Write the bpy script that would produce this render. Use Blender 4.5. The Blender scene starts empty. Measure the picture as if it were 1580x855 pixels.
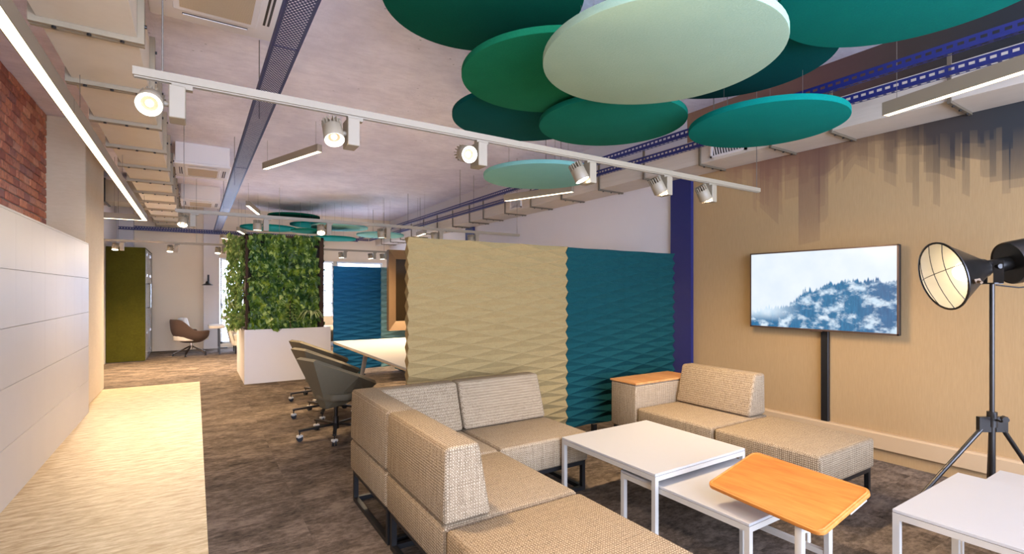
import bpy, bmesh, math, random
from mathutils import Vector, Matrix, Euler
random.seed(7)
PI = math.pi
sc = bpy.context.scene
COL = sc.collection

# ---------------------------------------------------------------- camera, world, light, exposure
H = 1.40
YAW = math.atan2(489, 764)
cam = bpy.data.cameras.new('camera'); camo = bpy.data.objects.new('camera', cam); COL.objects.link(camo)
camo.location = (0, 0, H); camo.rotation_euler = (PI/2, 0, -YAW)
cam.sensor_fit = 'HORIZONTAL'; cam.sensor_width = 36; cam.lens = 36*764/1580
cam.shift_y = 21.5/1580; cam.clip_start = 0.05; cam.clip_end = 200
sc.camera = camo

w = bpy.data.worlds.new('daylight'); sc.world = w; w.use_nodes = True
w.node_tree.nodes['Background'].inputs[0].default_value = (0.56, 0.69, 1.0, 1)
w.node_tree.nodes['Background'].inputs[1].default_value = 11.0
sc.view_settings.view_transform = 'Standard'; sc.view_settings.look = 'None'
sc.view_settings.gamma = 1; sc.view_settings.use_curve_mapping = False
sc.view_settings.exposure = 0.90
sc.cycles.diffuse_bounces = 6
WARM = (1.0, 0.76, 0.49)

def portal(name, loc, rot, sx, sy):
    l = bpy.data.lights.new(name, 'AREA'); l.shape = 'RECTANGLE'; l.size = sx; l.size_y = sy
    o = bpy.data.objects.new(name, l); COL.objects.link(o); o.location = loc; o.rotation_euler = rot
    l.cycles.is_portal = True
portal('rear_window_daylight', (1.70, -3.45, 1.675), (PI/2, 0, 0), 6.0, 3.25)      # faces +Y, into the room
portal('far_window_daylight', (2.5, 14.25, 1.15), (-PI/2, 0, 0), 4.2, 2.2)      # faces -Y

# ---------------------------------------------------------------- helpers
def tag(o, label=None, cat=None, group=None, kind=None):
    if label: o['label'] = label
    if cat: o['category'] = cat
    if group: o['group'] = group
    if kind: o['kind'] = kind
    return o
def thing(name, label, cat, loc=(0, 0, 0), rz=0, group=None, kind=None):
    o = bpy.data.objects.new(name, None); COL.objects.link(o); o.empty_display_size = .1
    o.location = loc; o.rotation_euler = (0, 0, rz)
    return tag(o, label, cat, group, kind)
def copy_tree(o, parent=None):
    c = o.copy(); COL.objects.link(c); c.parent = parent
    for ch in list(o.children):
        copy_tree(ch, c)
    return c
def frame(ax):
    """matrix whose -Z axis is ax"""
    z = -Vector(ax).normalized(); x = Vector((1, 0, 0))
    if abs(z.dot(x)) > .95: x = Vector((0, 1, 0))
    y = z.cross(x).normalized(); x = y.cross(z)
    return Matrix(((x.x, y.x, z.x), (x.y, y.y, z.y), (x.z, y.z, z.z))).to_4x4()
class MB:
    def __init__(s, M=None): s.v = []; s.f = []; s.M = M
    def add(s, vs, fs):
        b = len(s.v)
        for v in vs:
            v = Vector(v)
            s.v.append(tuple(s.M @ v) if s.M is not None else tuple(v))
        for f in fs: s.f.append(tuple(i+b for i in f))
        return s
    def bm(s, bm):
        bm.verts.index_update()
        s.add([v.co.copy() for v in bm.verts], [[v.index for v in f.verts] for f in bm.faces]); bm.free(); return s
    def box(s, a, b):
        x0, y0, z0 = [min(p, q) for p, q in zip(a, b)]; x1, y1, z1 = [max(p, q) for p, q in zip(a, b)]
        return s.add([(x0,y0,z0),(x1,y0,z0),(x1,y1,z0),(x0,y1,z0),(x0,y0,z1),(x1,y0,z1),(x1,y1,z1),(x0,y1,z1)],
                     [(0,3,2,1),(4,5,6,7),(0,1,5,4),(1,2,6,5),(2,3,7,6),(3,0,4,7)])
    def prism(s, prof, axis, a0, a1, bev=0, seg=2):
        """prof: CCW 2D polygon; axis 'x': prof=(y,z); 'y': prof=(x,z); 'z': prof=(x,y)"""
        def p(q, t): return {'x': (t, q[0], q[1]), 'y': (q[0], t, q[1]), 'z': (q[0], q[1], t)}[axis]
        bm = bmesh.new(); n = len(prof)
        A = [bm.verts.new(p(q, a0)) for q in prof]; B = [bm.verts.new(p(q, a1)) for q in prof]
        bm.faces.new(A); bm.faces.new(B[::-1])
        for i in range(n): bm.faces.new((A[i], B[i], B[(i+1) % n], A[(i+1) % n]))
        bmesh.ops.recalc_face_normals(bm, faces=bm.faces[:])
        if bev: bmesh.ops.bevel(bm, geom=bm.edges[:], offset=bev, segments=seg, profile=.5, affect='EDGES', clamp_overlap=True)
        return s.bm(bm)
    def rbox(s, a, b, r=.02, seg=2):
        x0, y0, z0 = [min(p, q) for p, q in zip(a, b)]; x1, y1, z1 = [max(p, q) for p, q in zip(a, b)]
        return s.prism([(x0,y0),(x1,y0),(x1,y1),(x0,y1)], 'z', z0, z1, r, seg)
    def cyl(s, p0, p1, r0, r1=None, n=16, cap=True):
        r1 = r0 if r1 is None else r1
        p0 = Vector(p0); p1 = Vector(p1); F = frame(p0-p1).to_3x3(); vs = []; fs = []
        for p, r in ((p0, r0), (p1, r1)):
            for i in range(n):
                t = 2*PI*i/n; vs.append(p + F @ Vector((math.cos(t)*r, math.sin(t)*r, 0)))
        for i in range(n): fs.append((i, (i+1) % n, n+(i+1) % n, n+i))
        if cap: fs += [tuple(range(n))[::-1], tuple(range(n, 2*n))]
        return s.add(vs, fs)
    def bar(s, p0, p1, wd, hd=None):
        hd = hd or wd; p0 = Vector(p0); p1 = Vector(p1); F = frame(p0-p1).to_3x3(); vs = []
        for p in (p0, p1):
            for a, b in ((-1,-1),(1,-1),(1,1),(-1,1)): vs.append(p + F @ Vector((a*wd/2, b*hd/2, 0)))
        return s.add(vs, [(3,2,1,0),(4,5,6,7),(0,1,5,4),(1,2,6,5),(2,3,7,6),(3,0,4,7)])
    def tube(s, path, r, n=8):
        for a, b in zip(path, path[1:]): s.cyl(a, b, r, n=n)
        return s
    def lathe(s, prof, n=24, M=None, closed=False):
        vs = []; fs = []; m = len(prof)
        for r, z in prof:
            for i in range(n):
                t = 2*PI*i/n; v = Vector((r*math.cos(t), r*math.sin(t), z)); vs.append(M @ v if M is not None else v)
        for j in range(m if closed else m-1):
            k = (j+1) % m
            for i in range(n): fs.append((j*n+i, j*n+(i+1) % n, k*n+(i+1) % n, k*n+i))
        return s.add(vs, fs)
    def build(s, name, mat, parent=None, smooth=None, world=False):
        off = Vector((0, 0, 0))
        if world:
            q = parent
            while q is not None: off += q.location; q = q.parent
        me = bpy.data.meshes.new(name)
        me.from_pydata([tuple(Vector(v)-off) for v in s.v], [], s.f); me.validate()
        bm = bmesh.new(); bm.from_mesh(me); bmesh.ops.recalc_face_normals(bm, faces=bm.faces[:]); bm.to_mesh(me); bm.free()
        if smooth:
            me.shade_smooth(); me.set_sharp_from_angle(angle=math.radians(smooth))
        me.materials.append(M_[mat] if isinstance(mat, str) else mat)
        o = bpy.data.objects.new(name, me); COL.objects.link(o); o.parent = parent
        return o
def inst(name, mesh, parent, loc, rot=(0, 0, 0), scale=(1, 1, 1)):
    o = bpy.data.objects.new(name, mesh); COL.objects.link(o); o.parent = parent
    o.location = loc; o.rotation_euler = rot; o.scale = scale
    return o
def one(o, label, cat, group=None, kind=None): return tag(o, label, cat, group, kind)
def struct(name, mb, mat, smooth=None, parent=None, world=False):
    o = mb.build(name, mat, parent, smooth, world)
    if parent is None: o['kind'] = 'structure'
    return o

# ---------------------------------------------------------------- materials
M_ = {}
class NB:
    def __init__(s, name):
        m = bpy.data.materials.new(name); m.use_nodes = True; s.m = m; s.nt = m.node_tree; s.n = s.nt.nodes
        s.b = s.n['Principled BSDF']; s.out = s.n['Material Output']; M_[name] = m
    def link(s, src, dst):
        if isinstance(src, (int, float)): dst.default_value = src
        elif isinstance(src, tuple):
            dst.default_value = src if len(src) == len(dst.default_value) else (*src, 1)[:len(dst.default_value)]
        else: s.nt.links.new(src, dst)
    def node(s, t, **kw):
        n = s.n.new(t)
        for k, v in kw.items(): setattr(n, k, v)
        return n
    def math(s, op, a, b=0.0, c=0.0, clamp=False):
        n = s.node('ShaderNodeMath', operation=op, use_clamp=clamp)
        s.link(a, n.inputs[0]); s.link(b, n.inputs[1]); s.link(c, n.inputs[2]); return n.outputs[0]
    def co(s, kind='Object'): return s.node('ShaderNodeTexCoord').outputs[kind]
    def pos(s): return s.node('ShaderNodeNewGeometry').outputs['Position']
    def rnd(s): return s.node('ShaderNodeObjectInfo').outputs['Random']
    def sep(s, v): n = s.node('ShaderNodeSeparateXYZ'); s.link(v, n.inputs[0]); return n.outputs
    def comb(s, x, y, z):
        n = s.node('ShaderNodeCombineXYZ')
        for i, q in enumerate((x, y, z)): s.link(q, n.inputs[i])
        return n.outputs[0]
    def map(s, v, scale=(1, 1, 1), loc=(0, 0, 0), rot=(0, 0, 0)):
        n = s.node('ShaderNodeMapping'); s.link(v, n.inputs[0]); n.inputs['Scale'].default_value = scale
        n.inputs['Location'].default_value = loc; n.inputs['Rotation'].default_value = rot; return n.outputs[0]
    def noise(s, v, scale=5, detail=3, rough=.55, col=False):
        n = s.node('ShaderNodeTexNoise'); s.link(v, n.inputs['Vector']); n.inputs['Scale'].default_value = scale
        n.inputs['Detail'].default_value = detail; n.inputs['Roughness'].default_value = rough
        return n.outputs[1 if col else 0]
    def white(s, v, dim='3D'):
        n = s.node('ShaderNodeTexWhiteNoise', noise_dimensions=dim)
        s.link(v, n.inputs['W'] if dim == '1D' else n.inputs['Vector']); return n.outputs['Value']
    def ramp(s, f, stops, interp='LINEAR'):
        n = s.node('ShaderNodeValToRGB'); cr = n.color_ramp; cr.interpolation = interp
        while len(cr.elements) < len(stops): cr.elements.new(.5)
        for e, (p, c) in zip(cr.elements, stops):
            e.position = p; e.color = (c, c, c, 1) if isinstance(c, (int, float)) else (*c, 1)
        s.link(f, n.inputs[0]); return n.outputs[0]
    def mix(s, f, a, b, blend='MIX'):
        n = s.node('ShaderNodeMix', data_type='RGBA', blend_type=blend)
        s.link(f, n.inputs[0]); s.link(a, n.inputs[6]); s.link(b, n.inputs[7]); return n.outputs[2]
    def smooth(s, x, e0, e1):
        n = s.node('ShaderNodeMapRange', interpolation_type='SMOOTHSTEP'); s.link(x, n.inputs[0])
        n.inputs[1].default_value = e0; n.inputs[2].default_value = e1; return n.outputs[0]
    def bump(s, h, strength=.3, dist=.01):
        n = s.node('ShaderNodeBump'); s.link(h, n.inputs['Height']); n.inputs['Strength'].default_value = strength
        n.inputs['Distance'].default_value = dist; s.link(n.outputs[0], s.b.inputs['Normal'])
    def color(s, c): s.link(c, s.b.inputs['Base Color'])
    def set(s, rough=None, metal=None, spec=None, **kw):
        if rough is not None: s.link(rough, s.b.inputs['Roughness'])
        if metal is not None: s.link(metal, s.b.inputs['Metallic'])
        if spec is not None: s.link(spec, s.b.inputs['Specular IOR Level'])
        for k, v in kw.items(): s.link(v, s.b.inputs[k])
        return s
def C(r, g, b):
    """sRGB 0-255 to linear"""
    f = lambda c: (c/255/12.92) if c/255 <= .04045 else ((c/255+.055)/1.055)**2.4
    return (f(r), f(g), f(b))
def plain(name, col, rough=.5, metal=0., var=.06, scale=14, bump=0., spec=.5):
    b = NB(name); n = b.noise(b.co(), scale, 4)
    lo = tuple(c*(1-var) for c in col); hi = tuple(min(1, c*(1+var)) for c in col)
    b.color(b.mix(n, lo, hi)); b.set(rough=rough, metal=metal, spec=spec)
    if bump: b.bump(b.noise(b.co(), 120, 3), bump, .003)
    return b
def emis(name, col, strength):
    b = NB(name); b.color(col); b.set(rough=.5); b.link(col, b.b.inputs['Emission Color']); b.b.inputs['Emission Strength'].default_value = strength
    return b

def make_materials():
    plain('white_metal', C(190, 180, 164), .45, var=.02)
    plain('lamp_beige', C(146, 130, 106), .5, var=.02)
    plain('white_laminate', C(184, 178, 170), .42, var=.015)
    plain('locker_white', C(198, 190, 180), .5, var=.02, scale=6)
    plain('planter_white', C(214, 208, 206), .5, var=.02, scale=6)
    plain('wall_white', C(214, 206, 202), .9, var=.03, scale=3)
    plain('black_metal', C(34, 31, 29), .42, metal=.3, var=.1)
    plain('gun_metal', C(70, 66, 62), .3, metal=.85, var=.15, scale=30)
    plain('chrome', C(205, 200, 196), .18, metal=1, var=.03)
    plain('dark_metal', C(58, 54, 50), .35, metal=.7, var=.1)
    plain('blue_steel', C(24, 30, 88), .5, var=.08, scale=8)
    plain('tv_bezel', C(96, 74, 62), .35, metal=.5, var=.05)
    plain('bronze_frame', C(112, 88, 62), .4, metal=.35, var=.06)
    plain('dark_screen', C(34, 26, 16), .12, var=.05)
    plain('rubber_black', C(24, 24, 26), .6, var=.1)
    plain('caster_grey', C(214, 206, 190), .4, var=.04)
    plain('steel_rod', C(120, 108, 96), .4, metal=.6)
    plain('ac_white', C(224, 214, 204), .5, var=.02)
    plain('ac_slot', C(58, 48, 38), .6, var=.1)
    plain('reflector_white', C(226, 220, 204), .5, var=.02)
    plain('reflector_tan', C(150, 130, 100), .4, var=.1)
    plain('cream_fabric', C(226, 214, 196), .9, var=.05, scale=60, bump=.2)
    plain('brown_fabric', C(86, 66, 54), .9, var=.2, scale=160, bump=.3)
    plain('chair_shell', C(98, 88, 66), .75, var=.08, scale=40)
    plain('flange_grey', C(158, 140, 112), .6, var=.08)
    plain('bracket_brown', C(112, 98, 78), .5, metal=.2, var=.08)
    plain('trunking', C(190, 160, 122), .5, var=.02)
    plain('wall_warm_lit', C(230, 212, 186), .9, var=.03, scale=3)  # same plaster as wall_white, with warm lamp light put into the colour
    plain('soil', C(40, 30, 22), 1, var=.3, scale=40)
    plain('blind_white', C(236, 240, 246), .6, var=.01)
    plain('stem_brown', C(66, 44, 28), .9, var=.2, scale=30)
    emis('led_strip', (1.0, .80, .50), 4.2)
    emis('led_ring', (1.0, .93, .78), 4.0)
    emis('bulb_glow', (1.0, .90, .68), 1.6)

    b = NB('wall_beige')                                              # paper mural: dark streaks hanging from the top
    p = b.sep(b.pos()); y, z = p[1], p[2]
    def streak(wd, seed, ln):
        k = b.math('FLOOR', b.math('DIVIDE', y, wd)); r = b.white(b.math('ADD', k, seed), '1D')
        r = b.math('POWER', r, 2.2); return b.math('MULTIPLY', r, ln)
    amp = b.ramp(b.math('DIVIDE', y, 4.0), [(0, 1.0), (.29, 1.0), (.36, .70), (.42, .60), (.50, .30), (.56, .80), (.66, .86), (.74, .45), (.84, .02)])
    acc = None
    for wd, sd, ln, wt in ((.19, 3, 1.0, .62), (.085, 17, .9, .5), (.043, 41, .9, .45), (.13, 71, .7, .5)):
        L = b.math('ADD', b.math('MULTIPLY', streak(wd, sd, ln), amp), b.math('MULTIPLY', amp, .16))
        d = b.math('SUBTRACT', z, b.math('SUBTRACT', 2.72, L))        # > 0 inside the streak
        sk = b.math('MULTIPLY', b.math('MULTIPLY', b.smooth(d, 0, .012), b.smooth(d, -.45, .75)), wt)
        acc = sk if acc is None else b.math('SUBTRACT', b.math('ADD', acc, sk), b.math('MULTIPLY', acc, sk))
    acc = b.math('MULTIPLY', acc, b.math('ADD', 1.0, b.math('MULTIPLY', b.smooth(y, 2.0, 1.2), .45)), clamp=True)
    acc = b.math('MAXIMUM', acc, b.math('MULTIPLY', b.smooth(z, 2.45, 3.15), b.smooth(y, 4.6, 2.2)))
    ink = b.ramp(b.math('DIVIDE', y, 4.0), [(0, C(50, 55, 58)), (.27, C(46, 46, 46)), (.40, C(66, 52, 42)), (.52, C(92, 62, 54)), (.70, C(118, 76, 62)), (.95, C(150, 110, 84))])
    grain = b.noise(b.map(b.pos(), (1, 60, 4)), 3, 3)
    base = b.mix(grain, C(160, 127, 84), C(180, 147, 101))
    b.color(b.mix(acc, base, ink)); b.set(rough=.85); b.bump(b.noise(b.pos(), 260, 2), .15, .002)

    b = NB('ceiling_concrete')
    p = b.pos(); n1 = b.noise(p, 1.3, 7, .68); n2 = b.noise(b.map(p, (1, 3, 1), rot=(0, 0, .5)), 6, 7, .72)
    c = b.mix(b.smooth(n1, .3, .7), C(226, 218, 226), C(250, 243, 248)); c = b.mix(b.math('MULTIPLY', b.smooth(n2, .42, .66), .22), c, C(204, 194, 200))
    v = b.node('ShaderNodeTexVoronoi'); b.link(b.map(p, (1, 1.6, 1)), v.inputs['Vector']); v.inputs['Scale'].default_value = 9
    pit = b.math('MULTIPLY', b.smooth(v.outputs['Distance'], .11, .04), b.smooth(b.noise(p, 1.7, 3), .50, .58))
    c = b.mix(b.math('MULTIPLY', pit, .65), c, C(96, 84, 82))
    b.color(c); b.set(rough=.9); b.bump(b.math('SUBTRACT', b.noise(p, 18, 6, .7), b.math('MULTIPLY', pit, .8)), .6, .02)

    b = NB('column_plaster')
    p = b.pos(); n1 = b.noise(p, 2.2, 5, .6); n2 = b.noise(b.map(p, (4, 4, 14)), 3, 4)
    b.color(b.mix(b.math('MULTIPLY', n2, .5), b.mix(n1, C(206, 184, 148), C(226, 208, 176)), C(190, 166, 130))); b.set(rough=.85)
    b.bump(b.noise(p, 60, 4), .2, .004)

    b = NB('brick'); r = b.rnd(); p = b.co(); n1 = b.noise(b.pos(), 22, 4, .6)
    base = b.ramp(r, [(0, C(160, 96, 76)), (.3, C(194, 118, 88)), (.55, C(212, 140, 102)), (.75, C(154, 102, 92)), (.9, C(224, 160, 122)), (1, C(190, 136, 114))])
    b.color(b.mix(b.math('MULTIPLY', b.smooth(n1, .45, .75), .55), base, C(92, 60, 52))); b.set(rough=.9); b.bump(n1, .5, .006)
    plain('mortar', C(150, 134, 116), .95, var=.15, scale=30, bump=.5)

    b = NB('carpet'); p = b.pos(); r = b.rnd()
    q = b.node('ShaderNodeVectorMath', operation='ADD'); b.link(p, q.inputs[0]); b.link(b.comb(b.math('MULTIPLY', r, 37), b.math('MULTIPLY', r, 91), 0), q.inputs[1])
    n1 = b.noise(b.map(q.outputs[0], (1.0, 1.6, 1)), 3.0, 7, .72); n2 = b.noise(p, 190, 2); n3 = b.noise(b.map(q.outputs[0], (2, 4, 1)), 9, 5, .7)
    c = b.ramp(b.math('ADD', b.math('MULTIPLY', n1, .6), b.math('MULTIPLY', n3, .4)), [(.36, C(62, 52, 44)), (.47, C(104, 90, 76)), (.56, C(136, 118, 102)), (.68, C(160, 142, 122))])
    b.color(b.mix(n2, b.mix(.4, c, (0, 0, 0)), c)); b.set(rough=1, spec=.1); b.bump(n2, .5, .004)

    b = NB('wood_floor'); p = b.pos()
    n1 = b.noise(b.map(p, (2.2, 9, 1), rot=(0, 0, .06)), 3.0, 6, .66); n2 = b.noise(b.map(p, (1.5, 8, 1), rot=(0, 0, .05), loc=(4, 9, 0)), 6.5, 3, .5)
    c = b.ramp(n1, [(.36, C(162, 134, 94)), (.5, C(188, 164, 124)), (.62, C(208, 188, 152))])
    c = b.mix(b.math('MULTIPLY', b.smooth(n2, .60, .70), .6), c, C(150, 110, 66)); c = b.mix(b.math('MULTIPLY', b.smooth(n2, .40, .30), .8), c, C(220, 202, 166))
    b.color(c); b.set(rough=.42, spec=.4)

    def tweed(name, a, d, e):
        b = NB(name); p = b.co()
        wob = b.node('ShaderNodeVectorMath', operation='MULTIPLY_ADD'); b.link(b.noise(p, 55, 2, col=True), wob.inputs[0]); b.link((.0075, .0075, .0075), wob.inputs[1]); b.link(p, wob.inputs[2]); x = b.sep(wob.outputs[0])
        k = 2*PI/.0125; sx, sy, sz = (b.math('SINE', b.math('MULTIPLY', q, k)) for q in x)
        wv = b.math('ADD', b.math('MULTIPLY', b.math('ADD', b.math('MULTIPLY', sx, sy), b.math('ADD', b.math('MULTIPLY', sy, sz), b.math('MULTIPLY', sz, sx))), .45), .5)
        st = b.noise(b.map(p, (60, 60, 3)), 2.2, 3); st2 = b.noise(b.map(p, (3, 60, 60)), 2.2, 3); nz = b.noise(p, 240, 2)
        f = b.math('ADD', b.math('MULTIPLY', wv, .34), b.math('ADD', b.math('MULTIPLY', st, .36), b.math('ADD', b.math('MULTIPLY', st2, .2), b.math('MULTIPLY', nz, .25))))
        b.color(b.ramp(f, [(.30, d), (.56, a), (.82, e)])); b.set(rough=.95, spec=.15); b.bump(f, .6, .005)
    tweed('sofa_tweed', C(146, 124, 96), C(86, 70, 52), C(184, 164, 134))

    def felt(name, c0, c1, sc_=150, streaky=False):
        b = NB(name); p = b.co(); n1 = b.noise(p, sc_, 3, .7)
        n2 = b.noise(b.map(p, (3, 3, 12)) if streaky else p, 5, 4, .6)
        b.color(b.mix(b.math('ADD', b.math('MULTIPLY', n1, .6), b.math('MULTIPLY', n2, .4)), c0, c1)); b.set(rough=1, spec=.1)
        b.bump(n1, .4, .004)
    felt('felt_beige', C(124, 100, 60), C(172, 146, 98), 110, True)
    felt('felt_teal', C(10, 48, 50), C(28, 78, 78), 110, True)
    felt('felt_blue', C(22, 88, 130), C(52, 128, 172), 110, True)
    felt('felt_aqua', C(120, 170, 180), C(150, 196, 200), 110, True)
    felt('felt_olive', C(40, 40, 8), C(86, 82, 26), 26)
    for nm, a, d in (('disc_sage', C(142, 168, 140), C(170, 190, 160)), ('disc_green', C(8, 92, 58), C(30, 124, 84)), ('disc_deep', C(0, 66, 48), C(4, 92, 68)),
                     ('disc_petrol', C(0, 62, 58), C(4, 84, 78)), ('disc_teal', C(0, 104, 92), C(12, 132, 118)), ('disc_aqua', C(108, 164, 152), C(140, 190, 174)), ('disc_sea', C(6, 92, 72), C(24, 118, 94))):
        felt(nm, a, d, 90)

    def wood(name, a, d, e, rough=.4, sc_=1.0):
        b = NB(name); p = b.co(); n1 = b.noise(b.map(p, (9*sc_, 1.1*sc_, 9*sc_)), 3, 4, .6); n2 = b.noise(b.map(p, (90*sc_, 3*sc_, 90*sc_)), 3, 3)
        b.color(b.ramp(b.math('ADD', b.math('MULTIPLY', n1, .7), b.math('MULTIPLY', n2, .3)), [(.32, d), (.5, a), (.68, e)])); b.set(rough=rough)
    wood('beech', C(198, 122, 46), C(180, 104, 34), C(210, 138, 60), .6)
    wood('oak_top', C(188, 130, 74), C(166, 108, 56), C(204, 150, 92), .45)
    wood('ply_edge', C(206, 178, 136), C(190, 160, 118), C(220, 194, 156), .5)

    b = NB('duct_board'); p = b.co(); n1 = b.noise(p, 3.5, 5, .65); n2 = b.noise(b.map(p, (3, 1, 3)), 9, 3)
    c = b.mix(n1, C(214, 198, 170), C(234, 220, 196)); c = b.mix(b.math('MULTIPLY', b.smooth(n2, .70, .80), .6), c, C(140, 108, 76)); b.color(c); b.set(rough=.6)
    b = NB('galvanised'); p = b.co(); n1 = b.noise(p, 5, 4, .6)
    b.color(b.mix(n1, C(140, 128, 108), C(164, 152, 132))); b.set(rough=.55, metal=.15)
    b = NB('duct_right'); p = b.pos(); n1 = b.noise(b.map(p, (2, 1, 10)), 2.5, 5, .6)
    b.color(b.mix(n1, C(188, 172, 150), C(212, 200, 182))); b.set(rough=.6)

    b = NB('perforated_blue'); p = b.sep(b.co())                       # punched holes, staggered
    pit = .0165; row = b.math('DIVIDE', p[1], pit); k = b.math('FLOOR', row)
    cx = b.math('SUBTRACT', b.math('FRACT', b.math('ADD', b.math('DIVIDE', p[0], pit*1.25), b.math('MULTIPLY', b.math('MODULO', b.math('ABSOLUTE', k), 2), .5))), .5)
    cy = b.math('SUBTRACT', b.math('FRACT', row), .5)
    d = b.math('SQRT', b.math('ADD', b.math('MULTIPLY', b.math('MULTIPLY', cx, cx), 1.56), b.math('MULTIPLY', cy, cy)))
    inside = b.math('MULTIPLY', b.math('LESS_THAN', d, .33), b.math('LESS_THAN', b.math('ABSOLUTE', p[0]), .060))
    b.color(C(16, 28, 78)); b.set(rough=.45); b.link(b.math('SUBTRACT', 1, inside), b.b.inputs['Alpha'])
    b = NB('slotted_blue'); p = b.sep(b.co())                          # rows of oblong slots along the rail
    fy = b.math('FRACT', b.math('DIVIDE', p[1], .05)); sl = b.math('LESS_THAN', fy, .6)
    zz = b.math('LESS_THAN', b.math('ABSOLUTE', b.math('SUBTRACT', p[2], .036)), .009)
    xx = b.math('LESS_THAN', b.math('ABSOLUTE', p[0]), .009); bot = b.math('LESS_THAN', p[2], .003)
    ins = b.math('MULTIPLY', sl, b.math('ADD', zz, b.math('MULTIPLY', xx, bot)))
    b.color(C(22, 30, 96)); b.set(rough=.45); b.link(b.math('SUBTRACT', 1, ins), b.b.inputs['Alpha'])

    b = NB('ac_mesh'); p = b.sep(b.co()); s = b.math('SINE', b.math('MULTIPLY', b.math('ADD', p[0], p[1]), 560)); s2 = b.math('SINE', b.math('MULTIPLY', b.math('SUBTRACT', p[0], p[1]), 560))
    b.color(b.mix(b.smooth(b.math('MULTIPLY', s, s2), -.2, .6), C(206, 184, 150), C(156, 132, 100))); b.set(rough=.7)

    b = NB('glass_clear'); b.color((.92, .95, .97)); b.set(rough=.05); b.b.inputs['Alpha'].default_value = .22
    b = NB('glass_pod'); b.color(C(196, 190, 182)); b.set(rough=.12); b.b.inputs['Alpha'].default_value = .55

    b = NB('leaf'); p = b.pos(); n1 = b.noise(p, 9, 3); n2 = b.noise(p, 2.0, 2)
    c = b.ramp(n1, [(.3, C(22, 48, 8)), (.48, C(58, 90, 14)), (.62, C(118, 140, 26)), (.78, C(190, 194, 74))])
    b.color(b.mix(b.smooth(n2, .4, .65), c, b.mix(.55, c, C(40, 84, 22)))); b.set(rough=.5); b.b.inputs['Transmission Weight'].default_value = 0
    b = NB('leaf_pale'); p = b.pos(); n1 = b.noise(p, 14, 3); b.color(b.ramp(n1, [(.35, C(92, 122, 40)), (.6, C(166, 184, 92)), (.75, C(206, 206, 128))])); b.set(rough=.5)
    b = NB('leaf_striped'); x = b.sep(b.co('Generated')); b.color(b.mix(b.noise(b.pos(), 30, 2), C(126, 152, 70), C(222, 222, 164))); b.set(rough=.45)

    b = NB('tv_picture'); g = b.sep(b.co('Generated')); X = b.math('SUBTRACT', 1, g[1]); Z = g[2]   # left to right as seen, bottom to top
    v2 = b.comb(b.math('MULTIPLY', X, 1.75), Z, 0)
    edge = b.ramp(X, [(0, .20), (.3, .28), (.42, .46), (.6, .56), (.75, .62), (1, .58)])
    tree = b.math('ABSOLUTE', b.math('SUBTRACT', b.math('FRACT', b.math('ADD', b.math('MULTIPLY', X, 42), b.math('MULTIPLY', b.noise(b.map(v2, (18, 0, 0)), 1, 2), 2.5))), .5))
    top = b.math('ADD', edge, b.math('ADD', b.math('MULTIPLY', b.math('SUBTRACT', .5, tree), b.math('MULTIPLY', b.white(b.math('FLOOR', b.math('MULTIPLY', X, 42)), '1D'), .16)), b.math('MULTIPLY', b.math('SUBTRACT', b.noise(b.map(v2, (7, 1, 1)), 1, 3), .5), .18)))
    forest = b.smooth(b.math('SUBTRACT', top, Z), -.01, .02)
    fog = b.noise(b.map(v2, (2.4, 3.4, 1), loc=(.3, .1, 0), rot=(0, 0, -.5)), 2.1, 6, .6)
    fogm = b.smooth(fog, .46, .65); fogl = b.smooth(X, .42, .12); fogm = b.math('MAXIMUM', fogm, b.math('MULTIPLY', fogl, b.smooth(Z, .05, .22)))
    dark = b.mix(b.noise(b.map(v2, (40, 9, 1)), 1, 3), C(0, 66, 112), C(44, 132, 180)); dark = b.mix(b.math('MULTIPLY', b.smooth(X, .74, .9), .25), dark, C(92, 88, 128))
    sky = b.mix(b.noise(v2, 3, 3), C(206, 220, 238), C(238, 244, 250))
    mistc = b.mix(b.noise(v2, 9, 5), C(160, 200, 228), C(244, 248, 252))
    pic = b.mix(forest, sky, b.mix(fogm, dark, mistc))
    b.color((.02, .02, .02)); b.set(rough=.25); b.link(pic, b.b.inputs['Emission Color']); b.b.inputs['Emission Strength'].default_value = .60
make_materials()

# ---------------------------------------------------------------- the setting
XW, ZC, YB, XL, YR = 4.78, 3.44, 14.1, -1.455, -3.5
fl = struct('floor', MB().box((XL-.2, YR, -.15), (XW+.2, YB+.2, -.010)), 'carpet')
wf = struct('floor_wood', MB().box((XL, YR, -.010), (.06, 9.03, .003)), 'wood_floor')
tile = None
T = .5
for i in range(10):
    for j in range(24):
        x = .06+i*T; y = -.47+j*T; wd = min(T, XW-.001-x)
        if wd < .1: continue
        nm = MB().box((0, 0, -.010), (T, T, 0)).build('carpet_tile', 'carpet', fl) if tile is None else None
        if nm: tile = nm.data; nm.location = (x, y, 0); o = nm
        else: o = inst('carpet_tile', tile, fl, (x, y, 0))
        o.scale = (wd/T, 1, 1)
MB().box((.06, 11.53, -.010), (XW, YB, 0)).box((XL, 9.03, -.010), (.06, YB, 0)).box((.06, YR, -.01), (XW, -.47, 0)).build('carpet_strip', 'carpet', fl)
struct('ceiling', MB().box((XL-.2, YR, ZC), (XW+.2, YB+.2, ZC+.2)), 'ceiling_concrete')

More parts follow.
